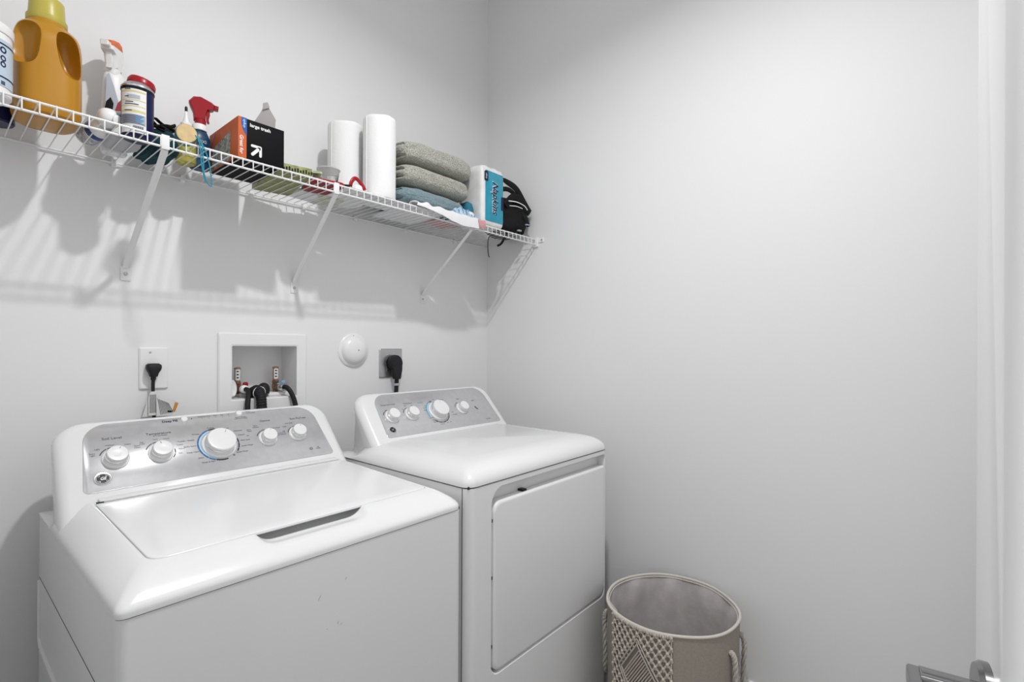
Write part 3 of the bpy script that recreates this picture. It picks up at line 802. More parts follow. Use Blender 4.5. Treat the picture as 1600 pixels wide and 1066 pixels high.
# round white duct / escutcheon cover
VC = (1.046, WY, 1.262)
vt = thing('wall_cover', 'round white domed cover on the back wall between the supply box and the steel outlet', 'wall cover', VC)
fr = frame(VC, (0, -1, 0))
bm = new(); lathe(bm, [(0, 0), (.0625, 0), (.0625, .003), (.059, .006), (.054, .007), (0, .007)], fr, 56); obj('flange', bm, m_plate, vt)
bm = new(); lathe(bm, [(.053, .006), (.051, .012), (.046, .018), (.038, .0235), (.026, .0275), (.012, .0295), (0, .030)], fr, 56); obj('dome', bm, m_plate, vt)
bm = new(); lathe(bm, [(0, 0), (.0022, 0), (.0018, .0012), (0, .0014)], frame((VC[0] + .004, WY - .0297, VC[2] + .001), (0, -1, 0)), 12); obj('screw', bm, m_ink, vt); bm = new(); lathe(bm, [(0, 0), (.0016, 0), (0, .001)], frame((VC[0] - .003, WY - .007, VC[2] + .055), (0, -1, 0)), 10); obj('screw', bm, m_ink, vt)

# washer supply box let into the wall
sb = thing('washer_supply_box', 'white recessed laundry supply box with brass valves in the back wall', 'washer supply box', (.725, WY, 1.06))
bm = new()
F = (.584, .862, 1.060, 1.317)
fo = lambda z: rrect(F[0], F[1], F[2], F[3], .006, 4); fi = lambda z: rrect(OX0 + .003, OX1 - .003, OZ0 + .010, OZ1 - .003, .003, 4)
loft(bm, [[Vector((a, d, b)) for a, b in o] for o, d in ((fo(0), WY - .0002), (fo(0), WY - .004), (rrect(F[0] + .004, F[1] - .004, F[2] + .004, F[3] - .004, .006, 4), WY - .0075), (rrect(OX0 - .002, OX1 + .002, OZ0 + .006, OZ1 + .002, .003, 4), WY - .008), (fi(0), WY - .006), (rrect(OX0 + .005, OX1 - .005, OZ0 + .012, OZ1 - .005, .003, 4), WY + .100))], cap0=False)
obj('box_frame', bm, m_plate, sb, smooth=8)
bm = new(); box(bm, .668, .748, WY + .045, WY + .098, 1.111, 1.137, .002); box(bm, .748, .822, WY + .030, WY + .098, 1.111, 1.122, .002); obj('inner_ledge', bm, m_plate, sb)
def valve(x, lab, wheel, side):
    v = thing('water_valve', lab, 'water valve', (x, WY + .06, 1.12), 'water valves in the supply box')
    yy = WY + .060
    bm = new(); lathe(bm, [(0, 1.122), (.010, 1.122), (.010, 1.132), (.0125, 1.134), (.0125, 1.148), (.010, 1.150), (.0115, 1.152), (.0115, 1.160), (.009, 1.162), (0, 1.162)], Matrix.Translation((x, yy, 0)), 6)
    lathe(bm, [(0, 0), (.009, 0), (.009, .020), (.0115, .022), (.0115, .032), (0, .034)], frame((x, yy, 1.138), (side * .25, -1, -.1)), 16)
    obj('valve_body', bm, m_brass, v)
    bm = new(); lathe(bm, [(0, 1.160), (.0085, 1.160), (.0085, 1.200), (.0095, 1.201), (.0095, 1.206), (0, 1.208)], Matrix.Translation((x, yy, 0)), 16); obj('copper_stub', bm, m_copper, v)
    bm = new(); cpatch(bm, x, yy, .0086, -150, -50, 1.166, 1.202); obj('valve_label', bm, m_lblw, v)
    bm = new()
    for z in (1.172, 1.182, 1.192): cpatch(bm, x, yy, .0091, -125, -85, z, z + .004, n=6)
    obj('label_print', bm, m_ink, v)
    bm = new(); blob(bm, (x + .019 * side, yy - .014, 1.152), (.008, .005, .008), 3, 5); tube(bm, [(x, yy - .012, 1.148), (x + .014 * side, yy - .016, 1.149)], .003, 8); obj('valve_handle', bm, wheel, v)
valve(.664, 'brass hot water valve with red handle at the left of the supply box', m_redp, 1)
valve(.786, 'brass cold water valve with blue handle at the right of the supply box', m_lblb, 1)
hs1 = thing('water_hose', 'black braided hose curving down from the blue-handled valve', 'water hose', (.80, WY, 1.0), 'washer hoses')
bm = new(); tube(bm, spline([(.793, WY + .020, 1.140), (.797, WY + .002, 1.138), (.804, WY - .014, 1.122), (.812, WY - .024, 1.09), (.818, WY - .03, 1.04), (.81, WY - .04, .97)], 8), .0078, 12); obj('hose', bm, m_rubber, hs1)
bm = new(); lathe(bm, [(0, 0), (.0125, 0), (.0135, .004), (.0135, .013), (.010, .018), (0, .019)], frame((.7915, WY + .033, 1.1395), (.22, -1, -.08)), 20); obj('hose_coupling', bm, m_silver, hs1)
hs2 = thing('water_hose', 'black hose leaving the red-handled valve toward the washer', 'water hose', (.68, WY, 1.0), 'washer hoses')
bm = new(); tube(bm, spline([(.672, WY + .022, 1.139), (.676, WY + .006, 1.134), (.668, WY - .014, 1.115), (.662, WY - .024, 1.09), (.662, WY - .03, 1.04), (.67, WY - .04, .97)], 8), .0078, 12); obj('hose', bm, m_rubber, hs2)
bm = new(); lathe(bm, [(0, 0), (.012, 0), (.013, .004), (.013, .012), (.009, .016), (0, .017)], frame((.670, WY + .034, 1.139), (.2, -1, -.1)), 20); obj('hose_coupling', bm, m_wplast, hs2)
hs3 = thing('drain_hose', 'thick black corrugated drain hose hooked over the bottom lip of the supply box', 'drain hose', (.69, WY, 1.0), 'washer hoses')
P = spline([(.692, WY + .030, 1.118), (.695, WY + .016, 1.130), (.700, WY - .006, 1.136), (.702, WY - .024, 1.116), (.702, WY - .030, 1.085), (.704, WY - .035, 1.03), (.71, WY - .045, .96)], 14)
bm = new(); tube(bm, P, [.0150 + .0008 * sin(i * 1.9) for i in range(len(P))], 20); obj('hose', bm, m_rubber, hs3)
bm = new(); Pz = [(.702 + .0185 * cos(a), WY - .012 - .013 * sin(a) * .3, 1.128 + .0185 * sin(a)) for a in [k * pi / 12 - .6 for k in range(20)]]; tube(bm, Pz, .0014, 6); obj('hose_tie', bm, m_wplast, hs3)
bm = new(); blob(bm, (.734, WY + .030, 1.132), (.018, .018, .024), 2.2, 8, fn=lambda q, p: Vector((p.x, p.y, max(p.z, -.012)))); obj('drain_cap', bm, m_rubber, sb)
pcx = thing('pipe_plug', 'round white knockout disc standing at the left inside the supply box', 'pipe cap', (.640, WY + .012, 1.11))
bm = new(); lathe(bm, [(0, 0), (.024, 0), (.026, .003), (.026, .010), (.022, .012), (.018, .010), (0, .010)], frame((.634, WY + .034, 1.142), (.35, -1, .1)), 32, sx=.55); obj('disc', bm, m_wplast, pcx)

# ------------------------------------------------------------------ things on the shelf
S0 = SZ + .0016
def on_shelf(name, label, cat, x, y, group=None): return thing(name, label, cat, (x, y, S0), group)

# white tub with blue print
t = on_shelf('detergent_tub', 'white tub with blue lettering at the far left end of the shelf', 'tub', .074, 1.425)
bm = new(); lathe(bm, [(0, 0), (.044, 0), (.047, .004), (.0475, .11), (.047, .122), (0, .122)], Matrix.Translation((.074, 1.425, S0)), 48); obj('tub_body', bm, m_wplast, t)
bm = new(); cpatch(bm, .074, 1.425, .0478, -175, -10, .018 + S0, .108 + S0); obj('tub_label', bm, M('pale_blue_label', (.52, .62, .72), .4), t)
bm = new(); cpatch(bm, .074, 1.425, .0484, -175, -10, .098 + S0, .1005 + S0); cpatch(bm, .074, 1.425, .0484, -120, -10, .034 + S0, .0365 + S0)
def cylmap(cx, cy, r, a0, z0, rot=0):
    c, s = cos(radians(rot)), sin(radians(rot))
    def f(a, b, h):
        u, v = a * c - b * s, a * s + b * c
        th = radians(a0) + u / r; q = r + h
        return Vector((cx + q * cos(th), cy + q * sin(th), z0 + v))
    return f
for s_, zz, sz in (('O', .088, .016), ('OO', .066, .014), ('III', .024, .010)): text(bm, s_, cylmap(.074, 1.425, .0484, -50, S0 + zz, -90), sz, bold=.03)
obj('label_print', bm, m_navy, t)
bm = new(); lathe(bm, [(0, .122), (.049, .122), (.050, .126), (.050, .138), (.047, .141), (0, .142)], Matrix.Translation((.074, 1.425, S0)), 48); obj('tub_lid', bm, m_wplast, t)
t = on_shelf('cleaner_bottle', 'dark navy bottle half hidden between the white tub and the yellow jug', 'bottle', .112, 1.545)
bm = new(); lathe(bm, [(0, 0), (.028, 0), (.031, .004), (.031, .075), (.022, .09), (.012, .096), (0, .096)], Matrix.Translation((.108, 1.575, S0)), 32); obj('bottle_body', bm, m_navy, t)
bm = new(); lathe(bm, [(0, .096), (.013, .096), (.013, .113), (0, .114)], Matrix.Translation((.108, 1.575, S0)), 24); obj('bottle_cap', bm, m_inkb, t)

# mustard detergent jug
JX, JY = .181, 1.497
jug = on_shelf('detergent_jug', 'mustard yellow laundry detergent jug with moulded grip and yellow-green cap', 'detergent jug', JX, JY)
bm = new(); NJ = 120; rings = []
pj = [(0, 0), (.40, 0), (.78, .0005), (.93, .006), (1.0, .020)] + [(1.0, .03 + k * .006) for k in range(21)] + [(.995, .158), (.985, .166), (.965, .175), (.93, .184), (.88, .192), (.80, .200), (.71, .206), (.64, .210), (.60, .214), (.585, .219), (0, .219)]
for rr, z in pj:
    ring = []
    e = 3.2 if z < .19 else 3.2 - 1.2 * sstep(.19, .212, z)
    for k in range(NJ):
        a = 2 * pi * k / NJ
        cx_, sy_ = cos(a), sin(a)
        rx, ry = .0560 * rr, (.069 * rr if z < .17 else .069 * rr - .012 * sstep(.17, .215, z) * rr)
        x_ = math.copysign(abs(cx_) ** (2 / e), cx_) * rx; y_ = math.copysign(abs(sy_) ** (2 / e), sy_) * ry
        ring.append(Vector((JX + x_, JY + y_, S0 + z)))
    rings.append(ring)
loft(bm, rings)
c1 = new(); blob(c1, (JX + .029, JY - .074, S0 + .141), (.0205, .058, .050), 2.6, 14, mat=Matrix.Rotation(radians(-8), 4, 'Y'))
c2 = new(); blob(c2, (JX - .044, JY - .068, S0 + .146), (.026, .044, .048), 3.0, 14, mat=Matrix.Rotation(radians(6), 4, 'Y'))
bm = boolean(bm, [c1, c2])
jb = obj('jug_body', bm, m_jug, jug, smooth=40)
md = jb.modifiers.new('bevel', 'BEVEL'); md.width = .006; md.segments = 4; md.limit_method = 'ANGLE'; md.angle_limit = radians(38); md.harden_normals = False
bm = new()
rings = []
for r_, z in ((0, .217), (.0335, .217), (.0345, .2185), (.0345, .229), (.0310, .231), (.0300, .245), (.0290, .268), (.027, .271), (0, .272)):
    rings.append([Vector((JX + .0 + (r_ * (1 + (.012 * (k % 2) if .2305 < z < .27 else 0))) * cos(2 * pi * k / 72), JY + (r_ * (1 + (.012 * (k % 2) if .2305 < z < .27 else 0))) * sin(2 * pi * k / 72), S0 + z)) for k in range(72)])
loft(bm, rings); obj('jug_cap', bm, m_jugcap, jug, smooth=50)

# spray bottles
def sprayer(parent, cx, cy, z, ang, mat_head, mat_tip, mat_lever, s=1.0, closed=None):
    """trigger head pointing along angle (degrees) in plan"""
    d = Vector((cos(radians(ang)), sin(radians(ang)), 0)); q = Vector((-d.y, d.x, 0)); O = Vector((cx, cy, z))
    mp = lambda a, b, h: O + d * a * s + Vector((0, 0, b * s)) + q * h * s
    bm = new(); prism(bm, [(-.017, -.002), (.013, -.002), (.0135, .018), (.018, .032), (.034, .037), (.036, .052), (.028, .058), (.0, .068), (-.018, .064), (-.030, .048), (-.026, .036), (-.019, .020)], mp, .027, .004)
    h = obj('spray_head', bm, mat_head, parent)
    bm = new(); prism(bm, [(.034, .040), (.046, .040), (.047, .052), (.036, .053)], mp, .018, .002); obj('nozzle', bm, mat_tip, h)
    bm = new(); prism(bm, [(.014, .036), (.024, .036), (.0245, .020), (.021, .004), (.023, -.004), (.018, -.005), (.015, .004), (.0145, .020)], mp, .012, .0015); obj('trigger', bm, mat_lever, h)
    bm = new(); lathe(bm, [(0, -.016), (.0145, -.016), (.0150, -.010), (.0150, 0), (.0130, .002), (0, .002)], Matrix.Translation(O) @ Matrix.Scale(s, 4), 24); obj('collar', bm, closed or mat_head, h)
    return h
t = on_shelf('spray_bottle', 'white spray bottle with orange nozzle and red and black label beside the yellow jug', 'spray bottle', .320, 1.600)
bm = new(); lathe(bm, [(0, 0), (.024, 0), (.027, .005), (.0265, .06), (.0255, .11), (.0240, .15), (.0225, .185), (.0200, .200), (.0140, .208), (0, .209)], Matrix.Translation((.320, 1.600, S0)), 40, sx=1.0, sy=.7, exp=2.4); b = obj('bottle_body', bm, m_wplast, t)
bm = new()
def lay(cx, y, z0): return lambda a, b, h: Vector((cx + a, y - h, z0 + b))
mp = lay(.320, 1.600 - .0205, S0)
prism(bm, [(-.023, .085), (-.002, .085), (.006, .125), (-.004, .165), (-.014, .196), (-.019, .190)], mp, .0012, .0002); obj('label', bm, m_lblg, b)
bm = new(); prism(bm, [(-.004, .098), (.011, .095), (.011, .138), (.003, .126)], mp, .0020, .0002); obj('red_label_mark', bm, m_redp, b)
bm = new(); prism(bm, [(-.024, .095), (-.008, .095), (-.005, .122), (-.011, .136), (-.020, .122)], mp, .0024, .0002); obj('black_label_mark', bm, m_blackcloth, b)
hh = sprayer(t, .318, 1.600, S0 + .214, 236, m_wplast, m_wplast, m_wplast, 1.0)
d = Vector((cos(radians(236)), sin(radians(236)), 0)); q = Vector((-d.y, d.x, 0)); O = Vector((.318, 1.600, S0 + .214))
bm = new(); prism(bm, [(-.020, .056), (.034, .046), (.037, .056), (.028, .062), (.0, .072), (-.016, .069)], lambda a, b_, h: O + (d * a + q * h + Vector((0, 0, b_))) * 1.0, .027, .002); obj('orange_top', bm, m_orangep, t)

# bottle lying on its side, white dosing cap
t = on_shelf('lying_bottle', 'white bottle with printed label lying on its side in front of the spray bottle', 'bottle', .275, 1.52)
ax = Vector((.030, -.125, .010)).normalized(); fr = frame((.262, 1.588, S0 + .025), ax)
bm = new(); lathe(bm, [(0, 0), (.020, .0), (.023, .004), (.023, .070), (.020, .082), (.013, .090), (0, .091)], fr, 36); obj('bottle_body', bm, m_wplast, t)
bm = new(); lathe(bm, [(.0234, .010), (.0238, .010), (.0238, .045), (.0234, .045)], fr, 36); obj('printed_label', bm, M('grey_print_label', (.45, .45, .47), .5, var=(160, .6)), t)
bm = new(); lathe(bm, [(.0234, .050), (.0238, .050), (.0238, .068), (.0234, .068)], fr, 36); obj('blue_band', bm, M('deep_blue_band', (.02, .05, .20), .4, var=(120, .6)), t)
bm = new(); cc = fr @ Vector((0, 0, .100)); blob(bm, cc + Vector((.000, -.012, .012)), (.021, .026, .021), 2.4, 8); tube(bm, [cc + Vector((.008, -.018, .022)), cc + Vector((.022, -.022, .028)), cc + Vector((.030, -.024, .032))], [.009, .0055, .0035], 12); obj('dosing_cap', bm, m_wplast, t)
bm = new(); lathe(bm, [(0, 0), (.012, 0), (.012, .003), (.009, .004), (0, .004)], frame(cc + Vector((.012, -.036, .004)), (.3, -1, -.1)), 24, sx=.8); obj('cap_button', bm, m_wplast, t)

# folded grey-white cloth on the deck under them
bm = new(); blob(bm, (.322, 1.530, S0 + .012), (.036, .052, .0118), 2.8, 14, fn=lambda q, p: Vector((p.x * (1 + .12 * nz(q, 2, 4)), p.y * (1 + .06 * nz(q, 2, 9)), p.z * (1 + (.25 * nz(q, 3, 1) if p.z > 0 else 0)))))
tag(obj('folded_cloth', bm, M('light_grey_cloth', (.50, .50, .52), .9, bump=(80, .3, .002)), None, (.32, 1.548, S0)), 'light grey folded cloth on the shelf between the lying bottle and the teal bag', 'cloth')

# aerosol can
CX_, CY_, CR = .334, 1.446, .0315
t = on_shelf('aerosol_can', 'navy aerosol can with a pale printed label and a red cap', 'aerosol can', CX_, CY_)
Z = S0 + .0005
T_ = Matrix.Translation((CX_, CY_, Z))
bm = new(); lathe(bm, [(0, 0), (.029, 0), (CR + .0008, .002), (CR + .0008, .005), (CR, .006), (CR, .114), (0, .114)], T_, 56); obj('can_body', bm, m_navy, t)
bm = new(); lathe(bm, [(CR, .114), (CR + .0010, .115), (CR + .0010, .119), (CR - .001, .120), (CR - .004, .126), (.022, .130), (.015, .132), (0, .133)], T_, 56); obj('can_shoulder', bm, m_silver, t)
bm = new(); lathe(bm, [(CR + .0002, .1095), (CR + .0014, .1115), (CR + .0014, .1145), (CR + .0002, .1145)], T_, 56); obj('black_rim', bm, m_black, t)
bm = new(); cpatch(bm, CX_, CY_, CR, -172, -72, Z + .007, Z + .108); lb = obj('can_label', bm, m_lblw, t)
bm = new()
for z0, z1 in ((.1005, .104), (.081, .083), (.067, .069), (.054, .059)): cpatch(bm, CX_, CY_, CR + .0004, -170, -75, Z + z0, Z + z1)
obj('yellow_label_bands', bm, m_lbly, lb)
bm = new(); cpatch(bm, CX_, CY_, CR + .0004, -170, -75, Z + .026, Z + .049); obj('grey_label_panel', bm, m_lblg, lb)
bm = new(); cpatch(bm, CX_, CY_, CR + .0004, -140, -95, Z + .085, Z + .094); obj('grey_label_line', bm, m_lblg, lb)
bm = new(); cpatch(bm, CX_, CY_, CR + .0007, -110, -84, Z + .030, Z + .047); obj('blue_label_patch', bm, m_lblb, lb)
bm = new()
for k in range(12): cpatch(bm, CX_, CY_, CR + .0006, -118 + k * 3, -118 + k * 3 + 1.4, Z + .010, Z + .023, n=2)
for z0, a0, a1 in ((.1055, -150, -128), (.0885, -150, -134), (.0765, -148, -118), (.0715, -150, -100), (.0565, -150, -122), (.018, -160, -128)): cpatch(bm, CX_, CY_, CR + .0008, a0, a1, Z + z0, Z + z0 + .0016, n=8)
for k in range(9): cpatch(bm, CX_, CY_, CR + .0008, -165, -80 - (k * 13 % 17), Z + .028 + k * .0023, Z + .0285 + k * .0023 + .0004, n=10)
obj('label_print', bm, m_navy, lb)
bm = new()
fr = Matrix.Translation((CX_ + .006, CY_, Z + .126)) @ Matrix.Rotation(radians(10), 4, 'Y')
lathe(bm, [(0, 0), (.022, 0), (.0245, .003), (.0245, .011), (.0215, .018), (.013, .022), (0, .024)], fr, 40, sx=1.15, sy=.95)
cp = obj('red_cap', bm, m_redp, t)

# dark teal bag
t = on_shelf('drawstring_bag', 'dark teal soft bag with black strap slumped behind the brace of the shelf', 'bag', .40, 1.55)
def bagfn(q, p):
    k = 1 + .16 * nz(q, 1.8, 5) + .07 * nz(q, 4.5, 2)
    return Vector((p.x * k, p.y * k, max(p.z * k, -.0335) if q.z < 0 else p.z * k * (1 - .25 * q.x * q.x)))
bm = new(); blob(bm, (.400, 1.560, S0 + .034), (.040, .080, .036), 2.8, 18, bagfn); obj('bag_body', bm, m_dteal, t)
bm = new()
for k in range(5):
    P = [(.365 + .015 * j, 1.50 + .010 * sin(j * 1.7 + k * 1.3), S0 + .062 + .010 * sin(j * 1.1 + k * 2.1) + .004 * k) for j in range(5)]
    tube(bm, spline(P, 6), .0045, 8, flat=.5)
obj('bag_strap', bm, m_blackcloth, t)

# clear bottle with yellow liquid
BX, BY = .462, 1.538
t = on_shelf('squeeze_bottle', 'small clear bottle of yellow liquid with white pointed nozzle and black tip', 'squeeze bottle', BX, BY)
T_ = Matrix.Translation((BX, BY, S0))
bm = new(); lathe(bm, [(0, .001), (.020, .001), (.0235, .004), (.0240, .07), (.022, .084), (.014, .094), (.0115, .098), (0, .099)], T_, 36); obj('bottle_body', bm, m_oil, t)
bm = new(); lathe(bm, [(0, .099), (.013, .099), (.0135, .101), (.0130, .110), (.009, .113), (.0055, .124), (.0035, .140), (.0025, .144), (0, .144)], T_, 28); obj('nozzle_cap', bm, m_wplast, t)
bm = new(); lathe(bm, [(0, .143), (.0034, .143), (.0034, .153), (.0022, .156), (0, .156)], T_, 14); obj('black_tip', bm, m_black, t)
bm = new(); cpatch(bm, BX, BY, .0246, -150, -60, S0 + .018, S0 + .062); obj('label', bm, M('clear_olive_label', (.40, .38, .10), .4, var=(200, .6)), t)

# round wooden-faced brush with teal cord
WC_ = Vector((.414, 1.374, S0 + .024)); dirw = Vector((-.23, -1, -.12)).normalized()
t = on_shelf('cord_reel', 'teal round holder with pale bamboo end and hanging teal cord loop', 'cord reel', .408, 1.39)
bm = new(); lathe(bm, [(0, -.046), (.017, -.046), (.0225, -.040), (.0235, -.02), (.0225, -.004), (0, -.002)], frame(WC_, dirw), 40); obj('holder_body', bm, m_teal, t)
bm = new(); lathe(bm, [(0, -.004), (.0205, -.004), (.0215, -.001), (.0205, .0022), (0, .0028)], frame(WC_, dirw), 40); obj('bamboo_disc', bm, m_wood, t)
bm = new()
for off in ((0, 0), (.010, .002)):
    P = [(.430 + off[0] * .3, 1.362, S0 + .018), (.437, 1.350, S0 + .004), (.4405 + off[0], 1.347, S0 - .030), (.443 + off[0] * 1.5, 1.347, S0 - .070), (.452 + off[0] * .8, 1.347, S0 - .094)]
    tube(bm, spline(P, 8), .0014, 8)
tube(bm, spline([(.452, 1.347, S0 - .094), (.458, 1.347, S0 - .0975), (.460, 1.347, S0 - .094)], 6), .0014, 8)
tube(bm, spline([(.428, 1.360, S0 + .020), (.433, 1.351, S0 + .006), (.436, 1.349, S0 - .02), (.438, 1.348, S0 - .05), (.446, 1.348, S0 - .090)], 8), .0014, 8)
obj('cord_loop', bm, m_cord, t)

# navy spray bottle, red trigger
NX, NY = .4985, 1.552
t = on_shelf('spray_bottle', 'navy spray bottle with red trigger head left of the trash bag box', 'spray bottle', NX, NY)
bm = new(); lathe(bm, [(0, 0), (.021, 0), (.025, .004), (.0255, .07), (.025, .085), (.019, .101), (.013, .110), (.012, .116), (0, .117)], Matrix.Translation((NX, NY, S0)), 36, sx=1, sy=.75, exp=2.6); nb = obj('bottle_body', bm, m_navyb, t)
bm = new(); lathe(bm, [(0, .104), (.0175, .106), (.0175, .120), (.0165, .122), (0, .122)], Matrix.Translation((NX, NY, S0)), 32); obj('white_neck', bm, m_wplast, t)
bm = new(); mp = lay(NX, NY - .0195, S0)
text(bm, 'OXI', mp, .012, bold=.02); 
for s_ in (): pass
bmesh.ops.translate(bm, verts=bm.verts, vec=Vector((0, -.0008, .072))); obj('label_lettering', bm, m_lblg, nb)
sprayer(t, NX + .002, NY, S0 + .136, -15, m_redp, m_redp, m_redp, .92)

# trash bag box
x0, x1, y0, y1, zt = .527, .645, 1.366, 1.560, .104
t = on_shelf('trash_bag_box', 'orange and black box of large trash bags with its grey flap torn up', 'box', .586, 1.46)
bm = new(); box(bm, x0, x1, y0, y1, S0, S0 + zt, .0012, 2); bb = obj('carton', bm, m_boxk, t)
E_ = .0006
bm = new(); box(bm, x0 - E_, x0 + .020, y0 - E_, y1 + E_, S0 + .0004, S0 + zt + E_, .0002, 1); obj('orange_side', bm, m_boxo, bb)
bm = new(); prism(bm, [(.0, -.012), (.0, .034), (-.013, .034), (-.0135, .018), (-.010, .004)], lambda a, b, h: Vector((x0 + .0205 + a, y0 - .0010 + h, S0 + zt - .034 + b)), .0008, .0001); obj('blue_corner', bm, m_boxb, bb)
bm = new(); text(bm, 'up&up', lambda a, b, h: Vector((x0 + .0145 + b, y0 - .0016 - h, S0 + zt - .015 - a)), .0085, bold=.02); obj('corner_lettering', bm, m_inklb, bb)
bm = new(); text(bm, 'Great for', lambda a, b, h: Vector((x0 + .0075 + b, y0 - .0008 - h, S0 + .034 - a)), .0125, shear=.1, bold=.02)

obj('white_side_lettering', bm, m_lblw, bb)
bm = new()
mp = lay(x0 + .028, y0 - .0004, S0)
text(bm, 'large trash', lambda a, b, h: mp(a, b + .090, h), .0125, 'LEFT', bold=.025)
def stroke(P, w): 
    for p, q in zip(P[:-1], P[1:]):
        prism(bm, ln(p[0], p[1], q[0], q[1], w), lambda a, b, h: mp(a, b, .0005 + h), .0005, .0001)
    for p in P: arc(bm, mp, p[0], p[1], 0, w, 0, 360, 0, .0005, 12)
stroke([(.006, .038), (.027, .038), (.027, .016)], .0034); stroke([(.007, .016), (.025, .036)], .0040)
obj('white_front_lettering', bm, m_lblw, bb)
bm = new()
sm = lambda a, b, h: Vector((x0 - .0008 - h, y0 + a, S0 + b))
prism(bm, [(.050, .004), (.175, .004), (.175, .060), (.050, .078)], sm, .0006, .0001); obj('leaf_picture', bm, m_photo, bb)
bm = new()
prism(bm, ln(.15, .098, .185, .060, .0012), sm, .0008, .0001)
obj('side_print', bm, m_boxb, bb)
bm = new(); mp = lambda a, b, h: Vector((x0 + .062 + a, y0 + .055 + h - b * .10, S0 + zt + b))
prism(bm, [(-.012, -.001), (.054, -.001), (.056, .045), (.036, .070), (.020, .066), (.018, .058)], mp, .0012, .0002)
prism(bm, [(.018, .058), (.036, .070), (.030, .082), (.018, .076)], lambda a, b, h: mp(a, b, h) + Vector((0, -.004, 0)), .0012, .0002)
obj('flap', bm, m_card, t)

# flat cartons and packets in the middle of the shelf
t = on_shelf('flat_carton', 'flat olive and pale green printed carton lying right of the trash bag box', 'carton', .70, 1.49)
mt = Matrix.Translation((.700, 1.490, S0 + .013)) @ Matrix.Rotation(radians(-10), 4, 'Z')
bm = new(); box(bm, -.058, .050, -.110, .118, -.013, .012, .001, 2, mat=mt); ca = obj('carton_body', bm, m_green, t)
bm = new(); box(bm, .0502, .0512, -.108, .116, -.012, .011, 0, mat=mt); obj('white_end', bm, m_lblw, ca)
bm = new()
for k in range(14):
    xx = -.052 + k * .0075; hh_ = .010 + .006 * ((k * 7) % 3) / 2
    box(bm, xx, xx + .0045, -.1108, -.1100, -.006, -.006 + hh_ * .7, 0, mat=mt)
obj('front_print', bm, m_ink, ca)
t = on_shelf('paper_packet', 'thin green and white printed packet on top of the olive carton', 'packet', .735, 1.47)
mt = Matrix.Translation((.738, 1.470, S0 + .0285)) @ Matrix.Rotation(radians(-16), 4, 'Z') @ Matrix.Rotation(radians(-3), 4, 'Y')
bm = new(); box(bm, -.055, .055, -.06, .07, -.003, .003, .001, 2, mat=mt); obj('packet_body', bm, m_lime, t)
bm = new(); box(bm, -.02, .050, -.061, -.030, .0030, .0036, 0, mat=mt); obj('white_print', bm, m_lblw, t)
bm = new(); box(bm, -.005, .016, -.0612, -.052, -.002, .0040, 0, mat=mt); obj('black_print', bm, m_black, t)
t = on_shelf('cloth_pack', 'dark red flat pack lying right of the olive carton near the front of the shelf', 'pack', .80, 1.45)
mt = Matrix.Translation((.805, 1.450, S0 + .0085)) @ Matrix.Rotation(radians(-12), 4, 'Z')
bm = new(); blob(bm, (0, 0, 0), (.052, .062, .0078), 6, 10); bmesh.ops.transform(bm, matrix=mt, verts=bm.verts); obj('pack_body', bm, m_reds, t)
bm = new(); box(bm, -.03, .045, -.050, .02, .0076, .0086, 0, mat=mt); obj('pack_label', bm, M('pinkish_label', (.72, .55, .55), .5, var=(90, .3)), t)
for i, (px_, py_, rot, sx, sy, mt_, lab) in enumerate(((.808, 1.565, 8, .050, .045, m_paper, 'white folded paper packet at the back of the shelf behind the dark red pack'),
                                    (.880, 1.560, -14, .048, .060, M('cream_paper', (.62, .62, .52), .6, var=(40, .15)), 'cream paper packet at the back of the shelf left of the paper rolls'))):
    mt = Matrix.Translation((px_, py_, S0 + .006)) @ Matrix.Rotation(radians(rot), 4, 'Z')
    bm = new(); blob(bm, (0, 0, 0), (sx, sy, .0055), 7, 8, fn=lambda q, p: p + Vector((0, 0, .002 * nz(q, 3)) if q.z > 0 else (0, 0, 0))); bmesh.ops.transform(bm, matrix=mt, verts=bm.verts)
    tag(obj('paper_packet', bm, mt_, None, (px_, py_, S0)), lab, 'packet')

# clear plastic cup on the dark red pack
t = thing('plastic_cup', 'small clear plastic cup left of the paper towel rolls', 'cup', (.822, 1.447, S0 + .018))
T_ = Matrix.Translation((.822, 1.447, S0 + .0176))
bm = new(); lathe(bm, [(0, 0), (.025, 0), (.0265, .002), (.0325, .044), (.0340, .045), (.0340, .047), (.0318, .047), (.0255, .004), (0, .0025)], T_, 44); obj('cup_body', bm, m_clear, t, smooth=50)
bm = new(); lathe(bm, [(.0330, .0445), (.0352, .0450), (.0352, .0480), (.0330, .0485)], T_, 44); obj('cup_rim', bm, m_frost, t)

# sheets of paper on the deck
def paper(name, lab, cat, x0, x1, y0, y1, z, rot, mat, amp=.003, seed=0):
    c, s = cos(radians(rot)), sin(radians(rot)); mx, my = (x0 + x1) / 2, (y0 + y1) / 2
    def f(u, v):
        a, b = (u - .5) * (x1 - x0), (v - .5) * (y1 - y0)
        return (mx + a * c - b * s, my + a * s + b * c, z + amp * abs(nz((u * 2.5, v * 2.5, seed), 1.5, seed)) * 2)
    bm = new(); grid(bm, f, 24, 18, .0008); return tag(obj(name, bm, mat, None, (mx, my, z)), lab, cat)
paper('plastic_sheet', 'flat white plastic sheet under the two paper towel rolls', 'plastic sheet', .845, 1.075, 1.368, 1.50, S0 + .0012, 2, m_paper, .0012, 2)
paper('plastic_sheet', 'flat white plastic sheet under the stack of towels', 'plastic sheet', 1.08, 1.25, 1.366, 1.60, S0 + .0012, -3, m_paper, .0015, 5)

